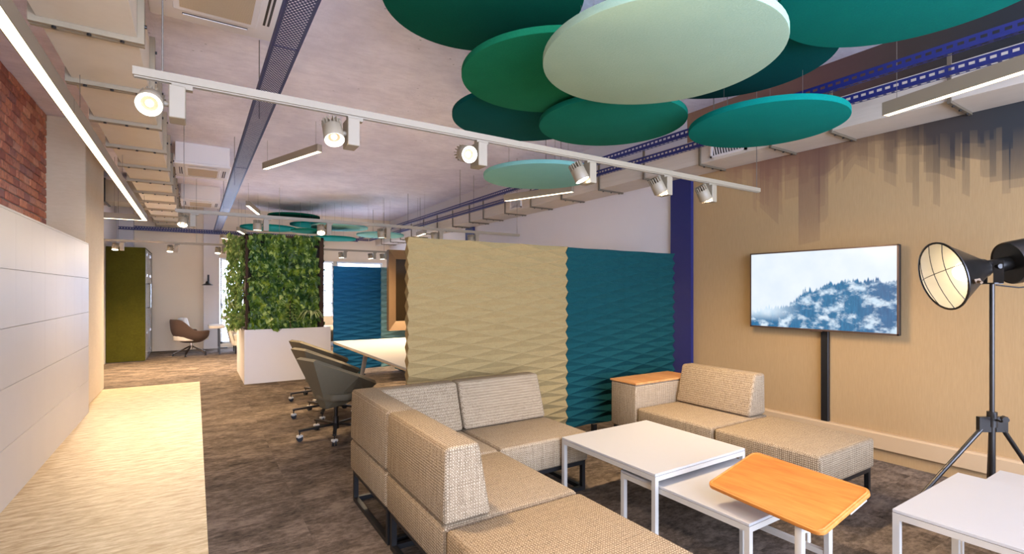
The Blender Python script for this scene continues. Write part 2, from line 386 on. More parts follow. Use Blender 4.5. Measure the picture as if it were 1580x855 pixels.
# left wall: bricks over a mortar bed, shown above the lockers
wl = struct('wall_left', MB().box((XL-.2, YR, 0), (XL-.006, YB, ZC)), 'mortar')
struct('wall_left_plaster', MB().box((XL-.006, 9.12, 0), (XL, YB, ZC)), 'wall_white', parent=wl)
bms = []
for k in range(4):
    bm = bmesh.new(); bmesh.ops.create_cube(bm, size=1)
    for v in bm.verts: v.co = Vector((v.co.x*.020, v.co.y*.215, v.co.z*.074)) + Vector((random.uniform(-.003, .003), random.uniform(-.004, .004), random.uniform(-.003, .003)))
    bmesh.ops.bevel(bm, geom=bm.edges[:], offset=.006, segments=1, affect='EDGES')
    me = bpy.data.meshes.new('brick'); bm.to_mesh(me); bm.free(); me.materials.append(M_['brick']); bms.append(me)
for r in range(18):
    z = ZC-.045-r*.0865
    for c in range(14):
        y = 7.60-c*.226-(.113 if r % 2 else 0)
        s = 1.0
        if r % 2 == 0 and c == 0: y += 0
        inst('brick', random.choice(bms), wl, (XL+random.uniform(-.004, .004), y, z), (random.uniform(-.012, .012), 0, 0))
    if r % 2: inst('brick', bms[0], wl, (XL, 7.66, z), (0, 0, 0), (1, .5, 1))
struct('column_left', MB().rbox((XL-.05, 7.73, 0), (-1.10, 9.12, ZC), .008, 1), 'column_plaster')
# right wall
wr = struct('wall_right', MB().box((XW, YR, 0), (XW+.2, 3.72, ZC)), 'wall_beige')
struct('wall_right_plaster', MB().box((XW, 3.72, 0), (XW+.2, YB, ZC)), 'wall_white')
for k, (x0, y0, y1) in enumerate(((4.735, 3.635, 3.92), (4.735, 8.86, 9.2))):
    c = MB().box((x0+.012, y0+.012, 0), (XW-.001, y1-.012, 2.698)).box((x0, y0, 0), (x0+.012, y1, 2.698)).box((x0+.012, y0, 0), (XW-.001, y0+.004, 2.698))
    one(c.build('steel_column', 'blue_steel'), ['dark blue steel column at the right end of the teal felt panel', 'far dark blue steel column behind the middle light track'][k], 'column', 'blue steel columns')
b = struct('baseboard_right', MB().box((4.762, YR, 0), (XW, 3.63, .105)), 'wall_beige')
t = MB().prism([(4.725, .105), (XW, .105), (XW, .235), (4.74, .235), (4.725, .222)], 'y', YR, 3.63)
struct('trim_1', t, 'trunking')
# rear wall with a wide window opening (behind the camera)
m = MB().box((XL-.2, YR-.2, 0), (XW+.2, YR, .05)).box((XL-.2, YR-.2, 3.30), (XW+.2, YR, ZC)).box((XL-.2, YR-.2, .05), (-1.30, YR, 3.30)).box((4.70, YR-.2, .05), (XW+.2, YR, 3.30))
struct('wall_rear', m, 'wall_white')
m = MB()
for x in (-1.30, .2, 1.7, 3.2, 4.65): m.box((x, YR-.12, .05), (x+.05, YR-.06, 3.30))
m.box((-1.30, YR-.12, .05), (4.70, YR-.06, .10)).box((-1.30, YR-.12, 3.25), (4.70, YR-.06, 3.30))
struct('window_4', m, 'white_metal')
# far wall with three tall windows
m = MB().box((XL-.2, YB, 0), (.51, YB+.2, ZC)).box((.51, YB, 2.21), (XW+.2, YB+.2, ZC)).box((4.57, YB, 0), (XW+.2, YB+.2, 2.21)).box((.51, YB, 0), (4.57, YB+.2, .10))
wb = struct('wall_back', m, 'wall_warm_lit')
struct('column_far', MB().rbox((.17, YB-.10, 0), (.50, YB, ZC), .004, 1), 'wall_white')
struct('column_corner', MB().rbox((XL, YB-.22, 2.3), (-1.16, YB, ZC), .004, 1), 'wall_white')
struct('baseboard_back', MB().box((-.70, YB-.012, 0), (.17, YB, .06)), 'wall_warm_lit')
for k, (x0, x1) in enumerate(((.52, 1.78), (1.86, 3.20), (3.28, 4.56))):
    wn = bpy.data.objects.new('window_%d' % (k+1), None); COL.objects.link(wn); wn.location = (x0, YB, .1); wn['kind'] = 'structure'
    f = MB(); t = .045
    for a, c in (((x0, YB+.02, .10), (x0+t, YB+.08, 2.21)), ((x1-t, YB+.02, .10), (x1, YB+.08, 2.21)), ((x0, YB+.02, .10), (x1, YB+.08, .15)), ((x0, YB+.02, 2.16), (x1, YB+.08, 2.21)), ((x0, YB+.02, 1.05), (x1, YB+.08, 1.09))): f.box(a, c)
    f.build('window_frame', 'white_metal', wn, world=True)
    MB().box((x0+t, YB+.045, .15), (x1-t, YB+.053, 2.16)).build('window_pane', 'glass_clear', wn, world=True)
    s = MB()
    for i in range(46):
        z = .16+i*.0435
        s.add([(x0+.02, YB-.022, z), (x1-.02, YB-.022, z), (x1-.02, YB+.012, z+.013), (x0+.02, YB+.012, z+.013)], [(0, 1, 2, 3)])
    o = s.build('blind_slats', 'blind_white', wn, world=True); o['kind'] = 'stuff'
    MB().box((x0+.01, YB-.035, 2.165), (x1-.01, YB+.018, 2.21)).build('blind_rail', 'blind_white', wn, world=True)
    if k < 2: MB().box((x1, YB-.01, .1), (x1+.08, YB+.1, 2.21)).build('mullion', 'white_metal', wn, world=True)

# ---------------------------------------------------------------- lockers
lk = thing('locker_bank', 'long bank of white square lockers under the brick wall', 'lockers', (-1.24, 7.42, 0))
MB().box((XL+.03, .4, .0), (-1.050, 7.42, 1.93)).build('carcass', 'locker_white', lk, world=True)
MB().box((-1.05, 7.402, 0), (-1.03, 7.42, 1.945)).box((XL+.03, .4, 1.93), (-1.03, 7.42, 1.945)).build('end_panel', 'locker_white', lk, world=True)
g = .0018; gy = .0006; dm = MB().rbox((-.018, -.39+gy, g), (0, -gy, .386-g), .0004, 1).build('locker_door', 'locker_white', lk); dm.location = (-1.03+1.24, 0-.018, 0)
for c in range(18):
    for r in range(5):
        p = (.21, -.018-c*.39, r*.386)
        if c == r == 0: dm.location = p
        else: inst('locker_door', dm.data, lk, p)

# ---------------------------------------------------------------- overhead: left duct, trays, cassettes
def duct_left():
    d = thing('ventilation_duct', 'big beige rectangular air duct with bolted flanges along the left ceiling', 'duct', (-.51, 2, 2.9))
    ys = [3.70-.92*k for k in (3, 2, 1)] + [3.70+.925*k for k in range(12)]
    ys = [y for y in ys if y < 14.0]
    ends = ys + [YB-.01]
    for a, bb in zip(ends, ends[1:]):
        MB().box((-.73, a+.004, 2.90), (-.29, bb-.004, 3.28)).build('duct_section', 'duct_board', d, world=True)
    bolt = None
    for y in ys:
        f = MB()
        for yy in (y-.036, y+.004):
            x0, x1, z0, z1 = -.765, -.255, 2.868, 3.31
            f.box((x0, yy, z0), (x1, yy+.030, z0+.031)).box((x1-.034, yy, z0+.031), (x1, yy+.030, z1)).box((x0, yy, z0+.031), (x0+.034, yy+.030, z1))
        fo = f.build('flange', 'flange_grey', d, world=True)
        bo = MB()
        for x in (-.66, -.51, -.36): bo.cyl((x, y-.018, 2.868), (x, y-.018, 2.856), .011, n=8)
        for z in (2.98, 3.2): bo.cyl((-.255, y-.018, z), (-.243, y-.018, z), .011, n=8)
        bo.build('bolts', 'dark_metal', fo, world=True)['kind'] = 'stuff'
    br = MB().box((XL, 10.7, 2.92), (-.735, 11.3, 3.28)).build('branch_duct', 'galvanised', d, world=True)
    MB().box((-1.30, 10.68, 2.90), (-1.27, 11.32, 3.30)).build('flange', 'dark_metal', br, world=True)
duct_left()

def cassette(k, x0, x1, y0, y1, z0, label):
    a = thing('ceiling_cassette', label, 'air conditioner', ((x0+x1)/2, (y0+y1)/2, z0), group='ceiling air conditioning cassettes')
    MB().rbox((x0+.012, y0+.012, z0+.035), (x1-.012, y1-.012, ZC), .004, 1).build('housing', 'ac_white', a, world=True)
    p = MB().rbox((x0, y0, z0), (x1, y1, z0+.035), .012, 2).build('fascia', 'ac_white', a, 40, world=True)
    cx, cy = (x0+x1)/2, (y0+y1)/2; hx, hy = (x1-x0)*.325, (y1-y0)*.325
    MB().rbox((cx-hx, cy-hy, z0-.008), (cx+hx, cy+hy, z0+.01), .006, 1).build('grille_frame', 'ac_white', a, world=True)
    MB().box((cx-hx*.84, cy-hy*.84, z0-.0105), (cx+hx*.84, cy+hy*.84, z0)).build('intake_grille', 'ac_mesh', a, world=True)
    for s in (-1, 1):
        yy = cy+s*(hy+.052); xx = cx+s*(hx+.050)
        o = MB().rbox((cx-hx*.8, yy-.017, z0-.0015), (cx+hx*.8, yy+.017, z0+.01), .004, 1).build('air_slot', 'ac_slot', a, world=True)
        MB().box((cx-hx*.78, yy-.004, z0-.006), (cx+hx*.78, yy+.006, z0)).build('vane', 'ac_white', o, world=True)
        o = MB().rbox((xx-.022, cy-hy*.8, z0-.0015), (xx+.022, cy+hy*.8, z0+.01), .004, 1).build('air_slot', 'ac_slot', a, world=True)
        MB().box((xx-.006, cy-hy*.78, z0-.006), (xx+.004, cy+hy*.78, z0)).build('vane', 'ac_white', o, world=True)
cassette(0, -.24, .465, 2.93, 3.83, 3.14, 'large white ceiling cassette nearest, cut by the top edge of the picture')
cassette(1, -.24, .43, 8.13, 9.05, 3.14, 'white boxed ceiling cassette, the larger of two beside the blue tray')
cassette(2, -.24, .43, 11.28, 12.2, 3.14, 'farthest and smallest white boxed ceiling cassette')

tr = thing('cable_tray', 'blue perforated cable tray running up the ceiling centre', 'cable tray', (.44, 0, 2.80))
o = MB().add([(-.07, YR+.1, 0), (.07, YR+.1, 0), (.07, 13.76, 0), (-.07, 13.76, 0)], [(0, 1, 2, 3)]).build('perforated_base', 'perforated_blue', tr)
for s in (-1, 1): MB().box((s*.07, YR+.1, 0), (s*.073, 13.76, .045)).build('side_lip', 'blue_steel', tr)
for y in (3.1, 6.4, 9.7): MB().box((-.07, y, -.001), (.07, y+.01, .002)).build('joint', 'blue_steel', tr)
for y in (1.5, 4.5, 7.5, 10.5, 13.2): MB().cyl((0, y, .002), (0, y, ZC-2.8), .004, n=6).build('hanger_rod', 'steel_rod', tr)

def rail(label, p0, p1, k):
    """slotted channel: local Y runs along the rail"""
    p0 = Vector(p0); p1 = Vector(p1); L = (p1-p0).length
    a = math.atan2(-(p1-p0).x, (p1-p0).y)
    t = thing('slotted_rail', label, 'cable rail', p0, a, 'blue slotted ceiling rails')
    z = .0005
    MB().add([(-.022, 0, 0), (.022, 0, 0), (.022, L, 0), (-.022, L, 0)], [(0, 1, 2, 3)]).build('rail_base', 'slotted_blue', t)
    MB().add([(-.022, 0, 0), (-.022, L, 0), (-.022, L, .062), (-.022, 0, .062)], [(0, 1, 2, 3)]).build('rail_side', 'slotted_blue', t)
    MB().box((-.0225, 0, .062), (-.008, L, .0635)).build('rail_lip', 'blue_steel', t)
    n = max(2, int(L/2.4))
    for i in range(n):
        y = L*(i+.5)/n; MB().cyl((0, y, .002), (0, y, ZC-p0.z), .004, n=6).build('hanger_rod', 'steel_rod', t)
rail('blue slotted ceiling rail farther from the right wall', (3.76, YR+.1, 2.80), (3.76, 13.55, 2.80), 0)
rail('blue slotted ceiling rail closest to the boxed duct on the right wall', (4.14, YR+.1, 2.80), (4.14, 13.9, 2.80), 1)
rail('upper blue slotted rail crossing the far end of the room', (XL+.05, 13.9, 2.80), (4.11, 13.9, 2.80), 2)
rail('lower nearer blue slotted rail crossing the far end of the room', (XL+.05, 13.58, 2.735), (3.73, 13.58, 2.735), 3)

rd = thing('wall_duct', 'boxed beige air duct along the top of the right wall with steel brackets', 'duct', (4.57, 3, 2.70))
ys = [-2.6, -1.8, -1.05, -.28, .48, 1.24, 1.99, 2.49, 3.23, 3.98, 4.73, 5.5, 6.26, 7.01, 7.75, 8.28, 9.0, 9.75, 10.5, 11.25, 12, 12.75, 13.5]
for a, c in zip([YR+.02]+ys, ys+[YB-.02]):
    MB().box((4.357, a+.002, 2.702), (XW-.002, c-.002, 2.955)).build('duct_section', 'duct_right', rd, world=True)
for y in ys:
    f = MB().box((4.340, y-.010, 2.701), (4.3565, y+.012, 3.05)).box((4.340, y-.010, 2.682), (XW-.01, y+.012, 2.701))
    fo = f.build('bracket', 'bracket_brown', rd, world=True)
    bo = MB()
    for x in (4.42, 4.56, 4.70): bo.cyl((x, y+.001, 2.682), (x, y+.001, 2.672), .009, n=6)
    bo.build('bolts', 'dark_metal', fo, world=True)['kind'] = 'stuff'
for y0, y1 in ((2.72, 3.10), (6.52, 6.84)):
    v = MB()
    for a, c in (((y0, 2.725), (y1, 2.745)), ((y0, 2.865), (y1, 2.885)), ((y0, 2.725), (y0+.02, 2.885)), ((y1-.02, 2.725), (y1, 2.885))): v.box((4.335, a[0], a[1]), (4.357, c[0], c[1]))
    vo = v.build('vent_grille', 'ac_white', rd, world=True)
    MB().box((4.352, y0+.02, 2.745), (4.356, y1-.02, 2.865)).build('vent_back', 'ac_slot', vo, world=True)
    n = 12
    for i in range(n):
        yy = y0+.02+(y1-y0-.04)*(i+.5)/n; MB().bar((4.346, yy-.012, 2.746), (4.346, yy+.012, 2.864), .004, .012).build('louvre', 'ac_white', vo, world=True)

# ---------------------------------------------------------------- acoustic discs
def disc(x, y, z, r, mat, label, group):
    d = thing('acoustic_disc', label, 'acoustic panel', (x, y, z), 0, group)
    th = .042
    MB().lathe([(0.001, 0), (r-.006, 0), (r-.0015, .0015), (r, .006), (r, th-.006), (r-.0015, th-.0015), (r-.006, th), (0.001, th)], 72).build('felt_disc', mat, d, 50)
    for k in range(3):
        t = k*2*PI/3+.4; MB().cyl((.55*r*math.cos(t), .55*r*math.sin(t), th), (.55*r*math.cos(t), .55*r*math.sin(t), ZC-z), .0012, n=4).build('suspension_wire', 'steel_rod', d)
def fit(Z0, c, r, Z):
    k = (Z-H)/(Z0-H); return c[0]*k, c[1]*k, Z, r*k
for nm, Z0, c, r, Z, mat, lab in (
    ('a', 2.72, (2.244, 1.947), .662, 2.62, 'disc_sage', 'pale sage felt disc, the lowest and lightest of the large cluster'),
    ('b', 2.88, (2.113, 2.767), .639, 2.80, 'disc_green', 'mid green felt disc overlapped on its right by the pale sage disc'),
    ('c', 3.05, (1.394, 2.481), .574, 3.12, 'disc_deep', 'dark green felt disc at the top left of the cluster, high by the ceiling'),
    ('d', 3.00, (2.596, 3.814), .684, 2.87, 'disc_petrol', 'dark petrol felt disc tucked below the mid green disc, crossed by the track'),
    ('e', 2.78, (2.912, 3.019), .600, 2.735, 'disc_sea', 'sea green felt disc directly below the pale sage disc'),
    ('f', 2.75, (3.958, 2.317), .593, 2.62, 'disc_teal', 'teal felt disc hanging apart at the right, near the boxed duct'),
    ('g', 2.90, (2.998, .954), .637, 2.83, 'disc_teal', 'bright teal felt disc at the top right, cut by the picture edge'),
    ('h', 3.05, (3.284, 2.166), .667, 2.93, 'disc_petrol', 'dark petrol felt disc half hidden behind the pale sage and bright teal discs'),
    ('i', 2.85, (3.715, 5.151), .717, 2.68, 'disc_aqua', 'pale aqua felt disc hanging alone behind the track spotlights')):
    disc(*fit(Z0, c, r, Z), mat, lab, 'large felt discs over the lounge')
for x, y, z, r, mat, lab in (
    (2.046, 13.1, 3.2, .59, 'disc_deep', 'dark green far disc closest to the ceiling above the green wall'),
    (1.46, 12.9, 2.86, .60, 'disc_teal', 'far teal disc above the left corner of the green wall'),
    (2.42, 12.9, 3.0, .50, 'disc_teal', 'far teal disc in the middle of the far cluster'),
    (2.21, 12.05, 2.75, .40, 'disc_sea', 'small far sea green disc just over the top of the green wall'),
    (2.86, 11.95, 2.87, .63, 'disc_aqua', 'far pale aqua disc right of the green wall'),
    (3.47, 10.85, 2.62, .51, 'disc_aqua', 'far pale aqua disc at the right end of the far cluster'),
    (2.76, 12.15, 2.62, .51, 'disc_teal', 'lowest far teal disc right behind the green wall frame')):
    disc(x, y, z, r, mat, lab, 'small felt discs at the far end')

# ---------------------------------------------------------------- light tracks, spotlights, linear lamps
ORD = ['leftmost', 'second from the left', 'third from the left', 'fourth from the left', 'fifth from the left', 'rightmost']
def track(name, y, x0, x1, wires):
    z = 2.25
    t = thing('light_track', 'white ceiling light track, the %s one across the room' % name, 'light track', ((x0+x1)/2, y, z), 0, 'white light tracks')
    m = MB().box((x0, y-.018, z-.006), (x1, y+.018, z+.026))
    m.build('track_profile', 'lamp_beige', t, world=True)
    MB().box((x0+.004, y-.010, z-.012), (x1-.004, y-.006, z-.006)).box((x0+.004, y+.006, z-.012), (x1-.004, y+.010, z-.006)).build('track_lips', 'lamp_beige', t, world=True)
    for x in wires: MB().cyl((x, y, z+.026), (x, y, ZC), .003, n=6).build('suspension_rod', 'steel_rod', t, world=True)
def spot(x, y, aim, label, power, group, cone=125):
    z = 2.238
    s = thing('track_spotlight', label, 'spotlight', (x, y, z), 0, group)
    MB().rbox((-.028, -.05, -.148), (.028, .05, -.018), .003, 1).build('driver_box', 'lamp_beige', s)
    MB().box((-.020, -.016, -.018), (.052, .016, 0)).build('track_adapter', 'lamp_beige', s)
    A = Vector(aim).normalized(); piv = Vector((-.088, -.012, -.088)); F = Matrix.Translation(piv) @ frame(A)
    hd = MB().lathe([(.0005, .028), (.040, .028), (.045, .022), (.0465, -.052), (.0445, -.054), (.041, -.050)], 28, F).build('head', 'lamp_beige', s, 50)
    MB().cyl((-.028, -.012, -.088), (-.05, -.012, -.088), .011, n=12).build('pivot', 'lamp_beige', hd)
    hs = MB(F)
    for i in range(16):
        t = 2*PI*i/16; c, q = math.cos(t), math.sin(t)
        hs.add(
            [(c*.014-q*.002, q*.014+c*.002, .024), (c*.045-q*.002, q*.045+c*.002, .024), (c*.045-q*.002, q*.045+c*.002, .062), (c*.014-q*.002, q*.014+c*.002, .066),
             (c*.014+q*.002, q*.014-c*.002, .024), (c*.045+q*.002, q*.045-c*.002, .024), (c*.045+q*.002, q*.045-c*.002, .062), (c*.014+q*.002, q*.014-c*.002, .066)],
            [(0, 1, 2, 3), (7, 6, 5, 4), (0, 4, 5, 1), (1, 5, 6, 2), (2, 6, 7, 3), (3, 7, 4, 0)])
    hs.build('cooling_fins', 'lamp_beige', hd)
    MB().lathe([(.0440, -.0535), (.0405, -.0505), (.029, -.036)], 28, F).build('light_ring', 'led_ring', hd)
    MB().lathe([(.029, -.036), (.022, -.030), (.0005, -.029)], 20, F).build('reflector', 'reflector_tan', hd)
    MB().lathe([(.0005, -.044), (.010, -.043), (.014, -.036), (.014, -.029)], 16, F).build('led_bulb', 'bulb_glow', hd)
    l = bpy.data.lights.new('spot_beam', 'SPOT'); l.energy = power; l.color = WARM; l.spot_size = math.radians(cone); l.spot_blend = .9; l.shadow_soft_size = .04
    lo = bpy.data.objects.new('spot_beam', l); COL.objects.link(lo); lo.parent = s
    lo.matrix_local = F @ Matrix.Translation((0, 0, -.062))
Y1, Y2, Y3 = 2.43, 6.37, 10.69
track('nearest', Y1, -.205, 4.06, (-.11, 4.03))
track('middle', Y2, -.18, 4.21, (-.10, 4.17))
track('farthest', Y3, -1.30, 3.62, (-1.1, .02, 1.4, 3.5))
aims1 = [(-.05, -.85, -.53), (.02, -.50, -.86), (-.05, -.95, -.30), (.30, -.30, -.90), (.50, -.12, -.85), (.50, -.10, -.85)]
for i, (x, a) in enumerate(zip((-.06, .635, 1.335, 2.14, 2.87, 3.385), aims1)):
    spot(x, Y1, a, 'white finned track spotlight, %s on the nearest light track' % ORD[i], (34, 58, 70, 66, 52, 48)[i], 'spotlights on the nearest track')
aims2 = [(-.1, -.5, -.85), (.0, .05, -1), (-.1, -.55, -.8), (.1, .05, -1), (.1, -.1, -1), (.1, -.1, -1)]
for i, (x, a) in enumerate(zip((-.02, .69, 1.385, 2.13, 2.88, 3.45), aims2)):
    spot(x, Y2, a, 'white track spotlight, %s on the middle track' % ORD[i], (16, 62, 45, 100, 100, 100)[i], 'spotlights on the middle track', 150)
aims3 = [(-.05, -.25, -.97), (-.05, -.25, -.97), (-.05, -.25, -.97), (.1, -.1, -1), (.1, -.1, -1), (.1, -.1, -1)]
lab3 = ['left of the olive pod corner', 'between the olive pod and the wall lamp', 'beside the left edge of the green wall', 'just right of the green wall', 'second right of the green wall', 'at the right end']
for i, (x, a) in enumerate(zip((-1.05, -.285, .445, 2.66, 3.28, 3.54), aims3)):
    spot(x, Y3, a, 'small white spotlight on the farthest track, %s' % lab3[i], 150, 'spotlights on the farthest track', 165)

def linear(p0, p1, z, label, wd=.062, ht=.088, wires=(.06, .94), top=ZC):
    p0 = Vector((p0[0], p0[1], z)); p1 = Vector((p1[0], p1[1], z)); L = (p1-p0).length; a = math.atan2(-(p1-p0).x, (p1-p0).y)
    t = thing('linear_lamp', label, 'lamp', p0, a, 'suspended linear lamps')
    MB().box((-wd/2, 0, .006), (wd/2, L, ht)).box((-wd/2, 0, 0), (-wd/2+.005, L, .006)).box((wd/2-.005, 0, 0), (wd/2, L, .006)).build('housing', 'lamp_beige', t)
    for q in (-.003, L): MB().box((-wd/2, q, 0), (wd/2, q+.003, ht)).build('end_cap', 'lamp_beige', t)
    MB().box((-wd/2+.005, .004, .001), (wd/2-.005, L-.004, .006)).build('diffuser', 'led_strip', t)
    for q in wires: MB().cyl((0, L*q, ht), (0, L*q, top-z), .0018, n=5).build('suspension_wire', 'steel_rod', t)
    return t
big = linear((-.66, .2), (-.66, 9.58), 2.5, 'long white linear lamp beside the brick wall and lockers', wires=(.05, .25, .45, .7, .99), top=2.87)
for y in (1.0, 3.83, 6.6): MB().box((-.0315, y, -.001), (.0315, y+.006, .0885)).build('joint', 'dark_metal', big)
linear((-1.44, 9.615), (-.63, 9.615), 2.5, 'short linear lamp turning left off the long lamp past the column', wires=(.5,))
linear((1.25, 6.21), (.80, 7.52), 3.06, 'short linear lamp under the ceiling between tray and felt discs')
linear((3.99, 1.48), (3.72, .30), 2.60, 'linear lamp at the right edge in front of the wall duct')
linear((3.70, 5.96), (4.08, 4.93), 2.67, 'linear lamp below the lone pale aqua disc')
linear((.83, 10.5), (1.12, 11.6), 3.0, 'small far linear lamp over the green wall, pointing away')
linear((.80, 12.5), (1.02, 13.4), 2.73, 'tiny far linear lamp left of the green wall top')
linear((.49, 12.6), (.95, 13.3), 2.56, 'lowest far linear lamp close to the tall window')
linear((4.05, 9.7), (4.12, 10.3), 2.60, 'far linear lamp by the right wall over the beige felt panel')

# ---------------------------------------------------------------- felt partition screens
def relief(wd, ht, mat, par=0, name='felt_tile'):
    nx, nz = 3, 8; A = .018; B = .025; vs = []; fs = []
    for side in (-1, 1):
        for j in range(nz+1):
            for i in range(nx+1):
                d = (A if (i+j+par) % 2 == 0 else -A)
                vs.append((wd*i/nx, side*(B+d), ht*j/nz))
    N = (nx+1)*(nz+1); I = lambda s, i, j: s*N+j*(nx+1)+i
    for s in (0, 1):
        for j in range(nz):
            for i in range(nx):
                a, b_, c, d = I(s, i, j), I(s, i+1, j), I(s, i+1, j+1), I(s, i, j+1)
                fs += [(a, b_, d), (b_, c, d)] if (i+j+par) % 2 else [(a, b_, c), (a, c, d)]
    for j in range(nz):
        fs += [(I(0, 0, j), I(0, 0, j+1), I(1, 0, j+1), I(1, 0, j)), (I(0, nx, j), I(1, nx, j), I(1, nx, j+1), I(0, nx, j+1))]
    for i in range(nx):
        fs += [(I(0, i, 0), I(1, i, 0), I(1, i+1, 0), I(0, i+1, 0)), (I(0, i, nz), I(0, i+1, nz), I(1, i+1, nz), I(1, i, nz))]
    return MB().add(vs, fs).build(name, mat)
def screen(label, x0, x1, y, z0, z1, mat, cols, rows, footm):
    t = thing('felt_screen', label, 'partition', ((x0+x1)/2, y, 0), 0, 'felt partition screens')
    tw = (x1-x0)/cols; th = (z1-z0)/rows; meshes = []
    for c in range(cols):
        for r in range(rows):
            if r == 0: o = relief(tw, th+.0006, mat, c % 2); o.parent = t; meshes.append(o.data)
            else: o = inst('felt_tile', meshes[-1], t, (0, 0, 0))
            o.location = (x0+c*tw-(x0+x1)/2, 0, z0+r*th)
    for x in (x0+.35, x1-.35):
        MB().rbox((x-.03, y-.20, 0), (x+.03, y+.20, .012), .004, 1).box((x-.02, y-.02, .012), (x+.02, y+.02, z0-.012)).build('foot', footm, t, world=True)
screen('beige felt partition screen with wavy relief behind the corner sofa', 1.347, 2.872, 3.58, .134, 1.805, 'felt_beige', 2, 4, 'black_metal')
screen('dark teal felt partition screen next to the blue steel column', 2.876, 4.345, 3.58, .134, 1.800, 'felt_teal', 2, 4, 'black_metal')
screen('bright blue felt partition screen to the right of the green wall', 1.93, 2.72, 8.5, .08, 1.81, 'felt_blue', 1, 4, 'felt_teal')
screen('pale aqua felt partition screen half hidden behind the framed display', 2.724, 4.2, 8.5, .08, 1.81, 'felt_aqua', 2, 4, 'felt_teal')

# ---------------------------------------------------------------- sofas
SB, ST, BT = .21, .41, .742
def frame_base(t, x0, y0, x1, y1):
    k = .028; a = .02
    for y in (y0+a, y1-a-k):
        s = MB().box((x0+a, y, 0), (x0+a+k, y+k, SB)).box((x1-a-k, y, 0), (x1-a, y+k, SB)).box((x0+a+k, y, 0), (x1-a-k, y+k, k)).box((x0+a+k, y, SB-k), (x1-a-k, y+k, SB))
        s.build('sled_leg', 'black_metal', t, world=True)
    for x in (x0+a, x1-a-k):
        MB().box((x, y0+a+k, 0), (x+k, y1-a-k, k)).box((x, y0+a+k, SB-k), (x+k, y1-a-k, SB)).build('side_rail', 'black_metal', t, world=True)
def module(label, x0, y0, x1, y1, backs, group):
    t = thing('sofa_module', label, 'sofa', ((x0+x1)/2, (y0+y1)/2, 0), 0, group)
    e = .003
    MB().rbox((x0+e, y0+e, SB), (x1-e, y1-e, ST), .022, 3).build('seat', 'sofa_tweed', t, 45, world=True)
    m = MB()
    for bk in backs:
        s, a0, a1 = bk
        z0, z1 = ST+.004, BT
        if s == 'left': m.prism([(x0+e, z0), (x0+.235, z0), (x0+.175, z1), (x0+.012, z1)], 'y', a0+e, a1-e, .022, 3)
        if s == 'right': m.prism([(x1-.235, z0), (x1-e, z0), (x1-.012, z1), (x1-.15, z1)], 'y', a0+e, a1-e, .022, 3)
        if s == 'far': m.prism([(y1-.255, z0), (y1-e-.002, z0), (y1-.015, z1-.003), (y1-.145, z1-.003)], 'x', a0+e, a1-e, .022, 3)
    if backs: m.build('backrest', 'sofa_tweed', t, 45, world=True)
    frame_base(t, x0, y0, x1, y1)
    return t
G1 = 'modules of the beige corner sofa'
module('beige tweed corner sofa module with an L-shaped backrest', .87, 2.64, 1.60, 3.38, [('left', 2.64, 3.38), ('far', .90, 1.60)], G1)
module('beige tweed sofa module with backrest, nearer side of the corner sofa', .87, 1.885, 1.60, 2.635, [('left', 1.885, 2.635)], G1)
module('beige backless tweed seat in the bottom foreground of the corner sofa', .87, 1.12, 1.60, 1.88, [], G1)
module('beige tweed sofa module with backrest against the beige felt screen', 1.605, 2.64, 2.335, 3.38, [('far', 1.605, 2.32)], G1)
G2 = 'modules of the sofa under the television'
module('grey beige sofa module with backrest beside the wood topped arm block', 3.14, 2.225, 3.86, 2.955, [('right', 2.245, 2.95)], G2)
module('grey beige backless sofa module below the television', 3.14, 1.49, 3.86, 2.22, [], G2)
ab = thing('arm_block', 'upholstered beige arm block with a thin wooden top', 'sofa arm', (3.52, 3.12, 0))
MB().rbox((3.14, 2.962, SB), (3.90, 3.265, .600), .02, 3).build('body', 'sofa_tweed', ab, 45, world=True)
MB().rbox((3.135, 2.958, .600), (3.905, 3.269, .617), .004, 1).build('wood_top', 'oak_top', ab, world=True)
frame_base(ab, 3.14, 2.962, 3.90, 3.265)

# ---------------------------------------------------------------- coffee tables
def nest_table(label, x0, y0, x1, y1, z, low=()):
    t = thing('coffee_table', label, 'table', ((x0+x1)/2, (y0+y1)/2, 0), 0, 'white nesting tables')
    k = .026
    MB().rbox((x0, y0, z-.014), (x1, y1, z), .0015, 1).build('table_top', 'white_laminate', t, world=True)
    MB().box((x0, y0, z-.042), (x1, y0+k, z-.0155)).box((x0, y1-k, z-.042), (x1, y1, z-.0155)).box((x0, y0+k, z-.042), (x0+k, y1-k, z-.0155)).box((x1-k, y0+k, z-.042), (x1, y1-k, z-.0155)).build('apron', 'white_metal', t, world=True)
    for x in (x0, x1-k):
        for y in (y0, y1-k): MB().box((x, y, 0), (x+k, y+k, z-.042)).build('leg', 'white_metal', t, world=True)
    for a, c in low: MB().box(a, c).build('foot_rail', 'white_metal', t, world=True)
nest_table('larger white square coffee table in front of the corner sofa', 2.07, 1.815, 2.885, 2.615, .42)
nest_table('lower white coffee table slid out from under the larger one', 2.10, 1.30, 2.855, 2.10, .352)
nest_table('white square coffee table at the bottom right corner', 2.562, .12, 3.362, .925, .45)
nest_table('lower white table poking out behind the bottom right coffee table', 3.07, .155, 3.82, .868, .39, [((3.07, .181, 0), (3.096, .842, .026)), ((3.096, .155, 0), (3.794, .181, .026))])

